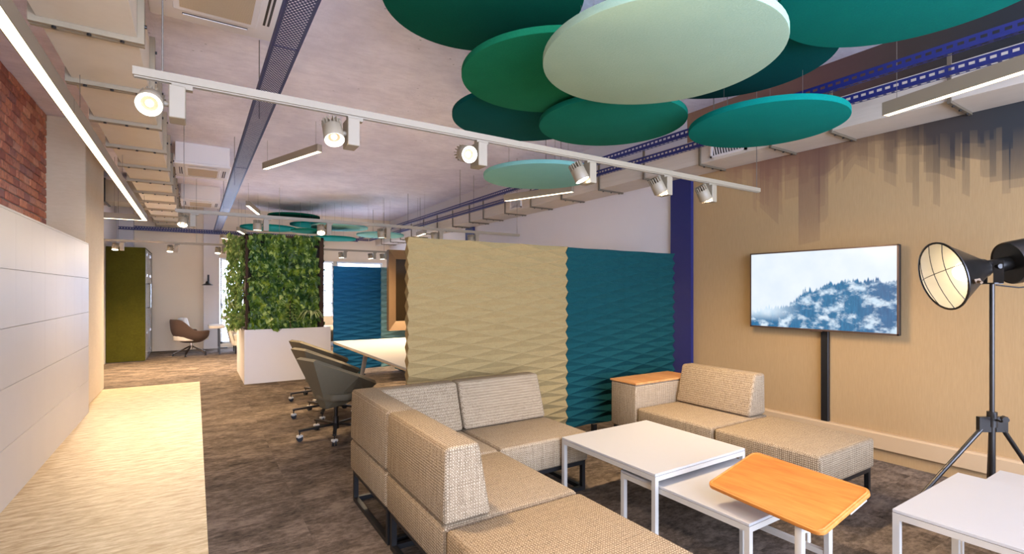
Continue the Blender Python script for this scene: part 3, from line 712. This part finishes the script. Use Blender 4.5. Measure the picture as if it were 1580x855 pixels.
lt = thing('tilting_table', 'small height adjustable side table with a tilted rounded beech top', 'table', (2.281, 1.248, 0))
R_ = Matrix.Translation((2.281, 1.248, .50)) @ Matrix.Rotation(-1.68, 4, 'Z') @ Matrix.Rotation(.301, 4, 'X')
def rrect(wd, dp, r, n=6):
    pts = []
    for cx, cy, a0 in ((wd/2-r, dp/2-r, 0), (-wd/2+r, dp/2-r, PI/2), (-wd/2+r, -dp/2+r, PI), (wd/2-r, -dp/2+r, 1.5*PI)):
        for i in range(n+1): t = a0+PI/2*i/n; pts.append((cx+r*math.cos(t), cy+r*math.sin(t)))
    return pts
top = MB(R_).prism(rrect(.572, .372, .035), 'z', -.020, 0, .004, 2)
top.build('table_top', 'beech', lt, 40, world=True)
m = MB(R_)
q0 = rrect(.560, .360, .03); q1 = rrect(.545, .345, .025); n = len(q0)
for qa, qb, za, zb in ((q0, q1, .0, .0035),):
    vs = [(x, y, 0.0) for x, y in q0] + [(x, y, .0035) for x, y in rrect(.553, .353, .028)] + [(x, y, 0.0) for x, y in q1]
    fs = [(i, (i+1) % n, n+(i+1) % n, n+i) for i in range(n)] + [(n+i, n+(i+1) % n, 2*n+(i+1) % n, 2*n+i) for i in range(n)]
    m.add(vs, fs)
m.build('raised_rim', 'beech', lt, world=True)
MB(R_).box((.16, .02, -.032), (.30-.02, .14, -.020)).box((-.26, -.14, -.034), (.26, -.11, -.020)).build('underside_bracket', 'white_metal', lt, world=True)
MB().rbox((2.107, 1.075, 0.02), (2.139, 1.107, .448), .006, 2).build('post', 'white_metal', lt, 40, world=True)
MB().rbox((2.328, 1.070, 0.02), (2.356, 1.098, .510), .004, 1).build('post', 'white_metal', lt, 40, world=True)
MB().box((2.330, 1.098, .232), (2.354, 1.50, .256)).build('cross_bar', 'white_metal', lt, world=True)
MB().rbox((2.06, 1.07, 0), (2.42, 1.11, .022), .004, 1).rbox((2.06, 1.07, 0), (2.10, 1.29, .022), .004, 1).rbox((2.38, 1.07, 0), (2.42, 1.50, .022), .004, 1).build('base', 'white_metal', lt, world=True)
MB().rbox((2.330, 1.474, .02), (2.354, 1.5, .257), .004, 1).build('post', 'white_metal', lt, world=True)
MB().tube([(2.139, 1.088, .395), (2.165, 1.083, .395), (2.172, 1.082, .385), (2.174, 1.082, .345)], .0085, 8).build('clamp_lever', 'caster_grey', lt, 40, world=True)

# ---------------------------------------------------------------- television and wall strip
tv = thing('television', 'flat television on the beige wall showing misty blue forest', 'television', (4.70, 2.271, 1.04))
Y0, Y1_, Z0, Z1_ = 1.649, 2.893, 1.043, 1.772
MB().rbox((4.690, Y0, Z0), (4.735, Y1_, Z1_), .004, 1).build('back_case', 'black_metal', tv, world=True)
bz = .012
m = MB()
for a, c in (((Y0, Z0), (Y1_, Z0+bz+.003)), ((Y0, Z1_-bz), (Y1_, Z1_)), ((Y0, Z0), (Y0+bz, Z1_)), ((Y1_-bz, Z0), (Y1_, Z1_))): m.box((4.684, a[0], a[1]), (4.6905, c[0], c[1]))
m.build('bezel', 'tv_bezel', tv, world=True)
MB().box((4.687, Y0+bz, Z0+bz), (4.6895, Y1_-bz, Z1_-bz)).build('screen', 'tv_picture', tv, world=True)
MB().box((4.682, 2.22, Z0-.006), (4.70, 2.32, Z0+.001)).build('sensor_bar', 'tv_bezel', tv, world=True)
MB().box((4.735, 2.0, 1.2), (XW-.001, 2.5, 1.6)).build('wall_mount', 'black_metal', tv, world=True)
cs = thing('cable_cover', 'black vertical cable cover strip under the television', 'cable cover', (4.765, 2.225, .24))
MB().rbox((4.745, 2.195, .236), (XW-.001, 2.257, 1.10), .003, 1).build('channel', 'black_metal', cs, world=True)
MB().box((4.742, 2.20, .85), (4.7455, 2.212, .98)).build('latch', 'dark_metal', cs, world=True)

# ---------------------------------------------------------------- studio lamp on tripod
sl = thing('studio_lamp', 'black studio floor lamp with caged cone reflector on a tripod', 'floor lamp', (4.03, .95, 0))
J = Vector((4.03, .95, .60))
MB().cyl((4.03, .95, .10), (4.03, .95, .66), .0165, n=16).build('lower_pole', 'gun_metal', sl, 40, world=True)
MB().cyl((4.03, .95, .66), (4.03, .95, 1.446), .0125, n=16).build('upper_pole', 'gun_metal', sl, 40, world=True)
MB().cyl((4.03, .95, .585), (4.03, .95, .675), .025, n=16).build('collar', 'dark_metal', sl, 40, world=True)
for fx, fy in ((3.55, 1.26), (4.40, .71), (4.434, 1.065)):
    d = Vector((fx-4.03, fy-.95, 0)).normalized(); p = J + d*.065 + Vector((0, 0, -.03))
    hb = MB(Matrix.Translation(J) @ Matrix.Rotation(math.atan2(d.y, d.x), 4, 'Z')).box((.015, -.012, -.045), (.085, .012, .045)).build('leg_bracket', 'dark_metal', sl, world=True)
    lg = MB().cyl(p, (fx, fy, .012), .013, .011, n=12).build('leg', 'gun_metal', sl, 40, world=True)
    MB().cyl((fx, fy, 0), (fx, fy, .016), .016, n=10).build('rubber_foot', 'rubber_black', lg, 40, world=True)
MB().tube([(4.03, .93, .63), (3.99, .90, .63), (3.96, .88, .66)], .006).cyl((3.945, .87, .655), (3.985, .89, .655), .016, n=10).build('clamp_knob', 'dark_metal', sl, world=True)
AX = Vector((-.70, .62, -.20)).normalized()
NK = Vector((4.02, .955, 1.545)); FM = Matrix.Translation(NK) @ frame(AX)
RL, RR = -.255, .205
head = MB().lathe([(.055, -.03), (.060, -.05), (RR, RL), (RR+.006, RL-.004), (RR+.006, RL-.010), (RR-.004, RL-.012)], 40, FM).build('reflector_cone', 'gun_metal', sl, 40, world=True)
MB().lathe([(RR-.006, RL-.006), (.058, -.055), (.002, -.050)], 40, FM).build('reflector_lining', 'reflector_white', head, 50, world=True)
MB().lathe([(.002, -.190), (.04, -.182), (.060, -.150), (.056, -.11), (.034, -.08), (.03, -.055)], 24, FM).build('bulb', 'bulb_glow', head, 60, world=True)
MB().cyl(FM @ Vector((0, 0, -.05)), FM @ Vector((0, 0, .12)), .042, n=24).build('neck', 'gun_metal', sl, 40, world=True)
MB().lathe([(.0005, .10), (.118, .10), (.125, .094), (.128, .105), (.128, .40), (.0005, .40)], 40, FM).build('lamp_can', 'gun_metal', sl, 40, world=True)
cg = MB()
for k in (-.11, 0.0, .11):
    h_ = math.sqrt(RR*RR-k*k); pts = []
    for i in range(9):
        t = -1+2*i/8; pts.append(FM @ Vector((k, h_*t, RL-.012-.035*(1-t*t))))
    cg.tube(pts, .0022, 6)
    if abs(k) < .1:
        pts = []
        for i in range(9):
            t = -1+2*i/8; pts.append(FM @ Vector((h_*t*1.0, k+.02, RL-.012-.035*(1-t*t))))
        cg.tube(pts, .0022, 6)
cg.build('wire_cage', 'dark_metal', head, world=True)
for a in (.9, 3.6):
    c, q = math.cos(a), math.sin(a)
    MB(FM).box((c*.20-.012, q*.20-.012, RL+.02), (c*.20+.012, q*.20+.012, RL+.05)).cyl((c*.18, q*.18, RL+.035), (c*.235, q*.235, RL+.035), .008, n=8).build('cage_clip', 'bronze_frame', head, world=True)
sd = AX.cross(Vector((0, 0, 1))).normalized()
for s in (-1, 1):
    MB().bar(NK+sd*s*.060+Vector((0, 0, -.10)), NK+sd*s*.060+Vector((0, 0, .035)), .006, .045).build('yoke_arm', 'dark_metal', sl, world=True)
    MB().cyl(NK+sd*s*.045, NK+sd*s*.075, .014, n=10).build('yoke_knob', 'dark_metal', sl, world=True)
MB().bar(NK+sd*-.063+Vector((0, 0, -.10)), NK+sd*.063+Vector((0, 0, -.10)), .045, .008).build('yoke_base', 'dark_metal', sl, world=True)
ll = bpy.data.lights.new('lamp_glow', 'POINT'); ll.energy = .10; ll.color = (1, .86, .62); ll.shadow_soft_size = .05
lo = bpy.data.objects.new('lamp_glow', ll); COL.objects.link(lo); lo.parent = sl; lo.location = FM @ Vector((0, 0, -.215)) - Vector((4.03, .95, 0))
pth = [FM @ Vector((.05, .05, .30)) + Vector((0, 0, -.12))]
cp = [NK+Vector((.02, -.02, -.11)), NK+Vector((.10, -.10, -.125)), NK+Vector((.25, -.22, -.11)), NK+Vector((.33, -.30, -.02))]
MB().tube(cp, .004).build('power_cable', 'rubber_black', sl, world=True)

# ---------------------------------------------------------------- meeting table, framed display and shell chairs
mt = thing('meeting_table', 'white meeting table with splayed white legs behind the beige felt screen', 'table', (2.2, 5.4, 0))
MB().rbox((1.52, 4.02, .722), (2.95, 6.72, .742), .002, 1).build('table_top', 'white_laminate', mt, world=True)
MB().rbox((1.524, 4.024, .708), (2.946, 6.716, .7215), .002, 1).build('ply_edge', 'ply_edge', mt, world=True)
for x, y, dx, dy in ((1.85, 6.30, -.10, .12), (2.62, 6.30, .10, .12), (1.85, 4.45, -.10, -.12), (2.62, 4.45, .10, -.12)):
    MB().cyl((x, y, .71), (x+dx, y+dy, 0), .030, .022, n=14).build('leg', 'white_metal', mt, 40, world=True)
MB().box((1.85, 4.45, .675), (2.62, 4.49, .708)).box((1.85, 6.26, .675), (2.62, 6.30, .708)).build('beam', 'white_metal', mt, world=True)

dp = thing('framed_display', 'dark display in a wide bronze frame standing behind the meeting table', 'display', (3.2, 7.05, 0))
x0, x1, z0, z1 = 2.363, 4.15, .82, 2.0; fw = .14
fs_ = [(x0, z0), (x1, z0), (x1, z1), (x0, z1)]; ins = [(x0+fw*.9, z0+fw), (x1-fw*.9, z0+fw), (x1-fw*.9, z1-fw*.95), (x0+fw*.9, z1-fw*.95)]
vs = [(a, 7.0, c) for a, c in fs_] + [(a, 7.055, c) for a, c in ins] + [(a, 7.09, c) for a, c in fs_]
MB().add(vs, [(0, 1, 5, 4), (1, 2, 6, 5), (2, 3, 7, 6), (3, 0, 4, 7), (0, 8, 9, 1), (1, 9, 10, 2), (2, 10, 11, 3), (3, 11, 8, 0), (8, 11, 10, 9)]).build('frame', 'bronze_frame', dp, world=True)
MB().box((ins[0][0], 7.05, ins[0][1]), (ins[2][0], 7.06, ins[2][1])).build('screen', 'dark_screen', dp, world=True)
for x in (2.75, 3.75): MB().box((x, 7.02, .03), (x+.06, 7.07, .83)).rbox((x-.01, 6.80, 0), (x+.07, 7.3, .03), .005, 1).build('stand_leg', 'black_metal', dp, world=True)

def shell_chair(name, label, loc, rz):
    t = thing(name, label, 'chair', loc, rz, 'faceted shell swivel chairs')
    half = [((.31, .26, .49), (.26, .15, .39)), ((.06, .335, .60), (.06, .12, .315)), ((-.29, .155, .76), (-.10, .055, .285))]
    ring = half + [((a[0], -a[1], a[2]), (c[0], -c[1], c[2])) for a, c in half[::-1]]
    vs = [a for a, c in ring] + [c for a, c in ring] + [(.06, 0, .29)]; n = len(ring); fs = []
    for i in range(n-1):
        a, b_, c, d = i, i+1, n+i+1, n+i
        fs += [(a, b_, d), (b_, c, d)] if i in (0, 3) else [(a, b_, c), (a, c, d)]
        fs.append((n+i, n+i+1, 2*n))
    fs.append((2*n-1, n, 2*n))
    o = MB().add(vs, fs).build('shell', 'chair_shell', t)
    so = o.modifiers.new('thickness', 'SOLIDIFY'); so.thickness = .042; so.offset = 1
    bm = bmesh.new(); bm.from_mesh(o.data); bmesh.ops.recalc_face_normals(bm, faces=bm.faces[:])
    if sum(f.normal.dot(f.calc_center_median()-Vector((0, 0, .6))) for f in bm.faces) > 0: bmesh.ops.reverse_faces(bm, faces=bm.faces[:])
    bm.to_mesh(o.data); bm.free()
    MB().prism([(.28, -.2), (.28, .2), (.0, .25), (-.12, .17), (-.16, 0), (-.12, -.17), (.0, -.25)], 'z', .37, .44, .02, 2).build('seat_cushion', 'chair_shell', t, 40)
    MB().cyl((.03, 0, .07), (.03, 0, .30), .020, n=14).cyl((.03, 0, .07), (.03, 0, .19), .028, n=14).build('post', 'gun_metal', t, 40)
    for k in range(5):
        a = k*2*PI/5+.35; c, q = math.cos(a), math.sin(a); e = Vector((.03+.33*c, .33*q, 0))
        MB().bar((.03+.02*c, .02*q, .115), (.03+.34*c, .34*q, .098), .034, .018).build('base_arm', 'gun_metal', t)
        w_ = MB()
        for s in (-1, 1):
            o_ = Vector((-q, c, 0))*s*.014; w_.cyl(e+o_*1.3+Vector((0, 0, .027)), e+o_*.5+Vector((0, 0, .027)), .027, n=14)
        ca = w_.build('caster', 'rubber_black', t, 40)
        MB().cyl(e+Vector((0, 0, .045)), e+Vector((0, 0, .095)), .007, n=8).build('caster_stem', 'dark_metal', ca)
        MB().rbox((e.x-.026, e.y-.022, .034), (e.x+.026, e.y+.022, .060), .008, 2).build('caster_hood', 'caster_grey', ca, 40)
    return t
shell_chair('shell_chair', 'grey faceted shell swivel chair nearest the corner sofa', (1.12, 4.95, 0), .33)
shell_chair('shell_chair', 'grey faceted shell swivel chair in the middle of the row of three', (1.21, 5.85, 0), .30)
shell_chair('shell_chair', 'grey faceted shell swivel chair farthest, closest to the white planter', (1.325, 6.78, 0), .28)

# ---------------------------------------------------------------- planter and green wall
PX0, PX1, PY0, PY1, PZ = .62, 1.80, 8.39, 9.93, .815
pl = thing('planter', 'large white rectangular planter box standing on the carpet', 'planter', ((PX0+PX1)/2, (PY0+PY1)/2, 0))
m = MB().box((PX0, PY0, 0), (PX1, PY0+.02, PZ)).box((PX0, PY1-.02, 0), (PX1, PY1, PZ)).box((PX0, PY0+.02, 0), (PX0+.02, PY1-.02, PZ)).box((PX1-.02, PY0+.02, 0), (PX1, PY1-.02, PZ))
m.build('box_walls', 'planter_white', pl, world=True)
MB().box((PX0+.02, PY0+.02, .6), (PX1-.02, PY1-.02, PZ-.02)).build('soil', 'soil', pl, world=True)
MB().box((PX1, PY0+.06, 0), (PX1+.075, PY1, PZ)).build('side_panel', 'planter_white', pl, world=True)
gw = thing('green_wall', 'tall living wall of leafy green plants rising from the white planter', 'green wall', (1.21, 9.0, PZ))
fr = .035; gx0, gx1, gy0, gy1, gz1 = .645, 1.775, 8.50, 9.65, 2.27
for x in (gx0, gx1-fr-.03):
    for y in (gy0, gy1-fr): MB().box((x, y, PZ-.02), (x+fr+(.03 if x > 1 else 0), y+fr, gz1)).build('post', 'stem_brown', gw, world=True)
MB().box((gx0, gy0, gz1-.03), (gx1, gy0+fr, gz1)).box((gx0, gy1-fr, gz1-.03), (gx1, gy1, gz1)).box((gx0, gy0, gz1-.03), (gx0+fr, gy1, gz1)).box((gx1-fr, gy0, gz1-.03), (gx1, gy1, gz1)).build('top_rail', 'stem_brown', gw, world=True)
MB().box((gx0+.05, gy0+.05, PZ-.02), (gx1-.05, gy1-.05, gz1-.03)).build('planting_core', 'soil', gw, world=True)
def leaves(n, gen, rnd, mn=.035, mx=.075):
    m = MB()
    for _ in range(n):
        p, nrm = gen(rnd); s = rnd.uniform(mn, mx)
        nrm = (Vector(nrm)+Vector((rnd.uniform(-.7, .7), rnd.uniform(-.7, .7), rnd.uniform(-.2, .9)))).normalized()
        dn = Vector((rnd.uniform(-.7, .7), rnd.uniform(-.5, .5), -1)); dn = (dn-nrm*dn.dot(nrm)).normalized(); sd = nrm.cross(dn)
        p = Vector(p)
        m.add([p, p+dn*s*.45+sd*s*.48+nrm*.006, p+dn*s*1.15-nrm*s*.25, p+dn*s*.45-sd*s*.48+nrm*.006, p+dn*s*.5-nrm*s*.10], [(0, 1, 4), (1, 2, 4), (2, 3, 4), (3, 0, 4)])
    return m
rn = random.Random(3)
def bulge(u, v): return .07+.07*math.sin(u*11+v*5)*math.sin(v*10-u*4)+.04*math.sin(u*23+v*17)
def gfront(r):
    u, v = r.uniform(0, 1), r.uniform(0, 1); b_ = bulge(u, v)+r.uniform(-.03, .03)
    return (gx0+.06+u*(gx1-gx0-.17), gy0+.03-b_, PZ+.02+v*(gz1-PZ-.0)), (0, -1, 0)
def gleft(r):
    u, v = r.uniform(0, 1), r.uniform(0, 1); b_ = bulge(u+2, v)*1.3+r.uniform(-.03, .05)
    return (gx0-b_, gy0+.06+u*(gy1-gy0-.1), PZ+.02+v*(gz1-PZ)), (-1, 0, 0)
def gtop(r):
    return (r.uniform(gx0, gx1), r.uniform(gy0, gy1), gz1-.01+r.uniform(0, .03)), (0, 0, 1)
def gback(r):
    return (r.uniform(gx0, gx1), gy1+r.uniform(0, .1), r.uniform(PZ+.02, gz1)), (0, 1, 0)
def gright(r):
    return (gx1+r.uniform(-.02, .03), r.uniform(gy0+.1, gy1-.1), r.uniform(PZ+.02, gz1)), (1, 0, 0)
for nm, n, g_, mat, a, c in (('front_foliage', 2300, gfront, 'leaf', .045, .09), ('side_foliage', 1900, gleft, 'leaf_pale', .035, .09), ('top_foliage', 300, gtop, 'leaf_pale', .02, .04), ('rear_foliage', 900, gback, 'leaf', .05, .09), ('outer_foliage', 700, gright, 'leaf', .04, .07), ('pale_foliage', 420, gfront, 'leaf_pale', .05, .09)):
    o = leaves(n, g_, rn, a, c).build(nm, mat, gw, world=True); o['kind'] = 'stuff'
def blade_plant(name, label, loc, n, ln, spread, mat, up):
    t = thing(name, label, 'plant', loc)
    for k in range(n):
        a = 2*PI*k/n+rn.uniform(-.3, .3); L = ln*rn.uniform(.7, 1.1); c, q = math.cos(a), math.sin(a); vs = []; fs = []; N = 7
        for i in range(N+1):
            s = i/N; r_ = spread*L*s; z_ = L*(up*s-(up+.25)*s*s*(.9 if up < 1.3 else .55)); wd = .017*(1-s)**.6*(1 if s > .08 else .6)+.0006
            for e in (-1, 1): vs.append((c*r_-q*wd*e, min(.1, q*r_*.7)+c*wd*e, z_))
        for i in range(N): fs.append((2*i, 2*i+1, 2*i+3, 2*i+2))
        MB().add(vs, fs).build('leaf', mat, t)
    MB().lathe([(.002, -.06), (.03, -.05), (.022, .01), (.002, .02)], 10).build('crown', 'leaf', t)
    return t
blade_plant('spider_plant', 'spider plant with pale arching leaves at the lower right of the green wall', (1.56, 8.32, 1.00), 22, .38, .62, 'leaf_striped', 1.1)
MBs = thing('bushy_plant', 'upright plant with narrow whorled leaves low in the middle of the green wall', 'plant', (1.24, 8.30, .92))
for lv in range(7):
    for k in range(7):
        a = 2*PI*k/7+lv*.45; c, q = math.cos(a), math.sin(a); L = .17-.010*lv; z_ = lv*.045
        d = Vector((c, min(.3, q), .15)).normalized(); s_ = Vector((-q, c, 0))*.014; p = Vector((0, 0, z_))
        MB().add([p, p+d*L*.5+s_+Vector((0, 0, .01)), p+d*L-Vector((0, 0, .03)), p+d*L*.5-s_+Vector((0, 0, .01))], [(0, 1, 2, 3)]).build('leaf', 'leaf_pale', MBs)
MB().cyl((0, 0, -.1), (0, 0, .33), .006, n=6).build('stem', 'stem_brown', MBs)

# ---------------------------------------------------------------- far left: pod, tub chair, side table, armchair, wall lamp, bench
pd = thing('phone_pod', 'olive green felt phone pod with a glass door at the far left', 'pod', (-1.14, 13.2, 0))
MB().box((XL+.01, 12.24, .015), (-.835, 12.30, 2.25)).build('felt_wall', 'felt_olive', pd, world=True)
MB().box((XL+.01, 14.02, .015), (-.835, YB-.014, 2.25)).build('felt_wall', 'felt_olive', pd, world=True)
MB().box((XL+.01, 12.30, .015), (XL+.05, 14.02, 2.25)).build('felt_wall', 'felt_olive', pd, world=True)
MB().box((XL+.01, 12.24, 2.25), (-.835, YB-.014, 2.262)).build('roof', 'felt_olive', pd, world=True)
MB().box((XL+.01, 12.25, 0), (-.84, YB-.014, .015)).build('plinth', 'black_metal', pd, world=True)
MB().box((-.842, 12.30, .03), (-.832, 12.62, 2.24)).build('glass_panel', 'glass_pod', pd, world=True)
MB().box((-.842, 13.72, .03), (-.832, 14.02, 2.24)).build('glass_panel', 'glass_pod', pd, world=True)
dr = MB().box((-.842, 12.63, .03), (-.832, 13.71, 2.24)).build('glass_door', 'glass_pod', pd, world=True)
MB().tube([(-.832, 12.85, 1.05), (-.79, 12.85, 1.05), (-.79, 12.85, 1.55), (-.832, 12.85, 1.55)], .013, 8).build('door_handle', 'chrome', dr, 40, world=True)
for y in (12.72, 13.6):
    for z in (.12, .55, 1.72, 2.15): MB().rbox((-.850, y-.05, z-.03), (-.824, y+.05, z+.03), .004, 1).build('patch_fitting', 'chrome', dr, world=True)

tc = thing('tub_chair', 'brown fabric tub chair on a polished five-arm base by the far wall', 'chair', (-.07, 12.85, 0), .42)
N = 15; vs = []; fs = []
lv = [(.30, .55, .02), (.40, .85, 0), (.52, 1.0, 0), (.64, 1.02, 0), (.80, 1.0, 0)]
for j, (z, k, _) in enumerate(lv):
    for i in range(N):
        a = math.radians(48+264*i/(N-1)); back = max(0, -math.cos(a))
        top = .55+.25*min(1, max(0, (back-.35)/.35))**1.0
        zz = .30+(top-.30)*(j/(len(lv)-1)) if j else z
        r_ = .36*k*(1+.06*(j == 4))
        vs.append((r_*math.cos(a)*1.0, r_*math.sin(a)*.98, zz))
for j in range(len(lv)-1):
    for i in range(N-1): fs.append((j*N+i, j*N+i+1, (j+1)*N+i+1, (j+1)*N+i))
vs.append((.05, 0, .30)); fs += [(i+1, i, len(vs)-1) for i in range(N-1)]
o = MB().add(vs, fs).build('shell', 'brown_fabric', tc, 80)
so = o.modifiers.new('thickness', 'SOLIDIFY'); so.thickness = .05; so.offset = 0
ss = o.modifiers.new('soft', 'SUBSURF'); ss.levels = 1; ss.render_levels = 2
MB().prism([(.34*math.cos(t*PI/8), .30*math.sin(t*PI/8)) for t in range(16)], 'z', .33, .45, .03, 3).build('seat_cushion', 'cream_fabric', tc, 40)
MB().cyl((0, 0, .14), (0, 0, .32), .028, n=14).cyl((0, 0, .27), (0, 0, .31), .05, n=14).build('post', 'chrome', tc, 40)
for k in range(5):
    a = 2*PI*k/5+.2; c, q = math.cos(a), math.sin(a)
    ar = MB().bar((.02*c, .02*q, .20), (.32*c, .32*q, .045), .024, .020).build('base_arm', 'chrome', tc)
    MB().cyl((.325*c, .325*q, 0), (.325*c, .325*q, .05), .014, n=10).cyl((.325*c, .325*q, 0), (.325*c, .325*q, .012), .028, n=10).build('glide', 'rubber_black', ar, 40)
cu = MB(Matrix.Translation((-.16, 13.03, .46)) @ Matrix.Rotation(.42, 4, 'Z') @ Matrix.Rotation(-.25, 4, 'Y')).rbox((-.04, -.15, 0), (.05, .15, .36), .03, 3).build('cushion', 'blind_white', None, 45)
one(cu, 'small white cushion standing in the brown tub chair', 'cushion')

st = thing('side_table', 'cream topped side table with dark legs beside the tub chair', 'table', (.44, 12.95, 0))
MB().prism([(.25, 12.62), (.56, 12.62), (.56, 13.35), (.25, 13.35)], 'z', .575, .635, .02, 2).build('table_top', 'cream_fabric', st, 40, world=True)
for y in (12.70, 13.26): MB().bar((.45, y, .575), (.455, y-.03, 0), .03, .02).build('leg', 'dark_metal', st, world=True)
MB().box((.44, 12.70, .10), (.462, 13.26, .125)).box((.46, 12.95, .10), (.62, 12.97, .125)).build('stretcher', 'dark_metal', st, world=True)
ac = thing('armchair', 'cream upholstered armchair half hidden behind the white planter', 'armchair', (1.05, 13.0, 0))
MB().rbox((.72, 12.55, .30), (1.40, 13.25, .44), .04, 3).build('seat_cushion', 'cream_fabric', ac, 45, world=True)
MB().prism([(13.10, .38), (13.30, .36), (13.46, .88), (13.32, .90)], 'x', .68, 1.42, .03, 3).build('back_cushion', 'cream_fabric', ac, 45, world=True)
for x0, x1 in ((.62, .74), (1.40, 1.50)): MB().prism([(x0+.06, .20), (x0+.13, .20), (x0+.03, .62), (x0-.03, .62)], 'y', 12.5, 13.3, .02, 2).build('arm', 'cream_fabric', ac, 45, world=True)
MB().box((.70, 12.52, .19), (1.52, 13.28, .30)).build('base', 'cream_fabric', ac, world=True)
for x in (.76, 1.44):
    for y in (12.58, 13.2): MB().cyl((x, y, .19), (x, y, 0), .018, .012, n=10).build('leg', 'dark_metal', ac, 40, world=True)
hp = MB(Matrix.Translation((.56, 13.4, .74))).rbox((-.06, -.05, 0), (.20, .05, .08), .03, 3).build('head_pillow', 'cream_fabric', ac, 45); hp.location = -ac.location

wl_ = thing('wall_lamp', 'small black wall lamp on the white pilaster left of the window', 'lamp', (.27, 13.99, 1.63))
MB().rbox((-.02, -.012, -.06), (.02, .01, .16), .004, 1).build('wall_plate', 'black_metal', wl_)
MB().tube([(0, -.012, .02), (0, -.10, .02), (-.01, -.14, -.02)], .010, 8).build('arm', 'black_metal', wl_, 40)
MB().lathe([(.03, .0), (.045, -.05), (.115, -.085), (.115, -.095), (.01, -.07)], 24, Matrix.Translation((-.02, -.16, 0))).build('shade', 'black_metal', wl_, 40)

bn = thing('window_sofa', 'cream low sofa under the far window, beside the blue felt screen', 'sofa', (3.3, 13.2, 0))
MB().rbox((2.25, 12.75, .15), (4.3, 13.45, .42), .03, 3).build('seat', 'dark_metal', bn, 45, world=True)
MB().rbox((2.25, 13.2, .42), (4.3, 13.45, .76), .03, 3).build('backrest', 'cream_fabric', bn, 45, world=True)
MB().rbox((2.27, 12.74, .421), (4.28, 13.19, .54), .03, 3).build('seat_cushion', 'cream_fabric', bn, 45, world=True)
for x in (2.35, 4.15):
    for y in (12.8, 13.35): MB().cyl((x, y, .15), (x, y, 0), .02, n=10).build('leg', 'dark_metal', bn, 40, world=True)
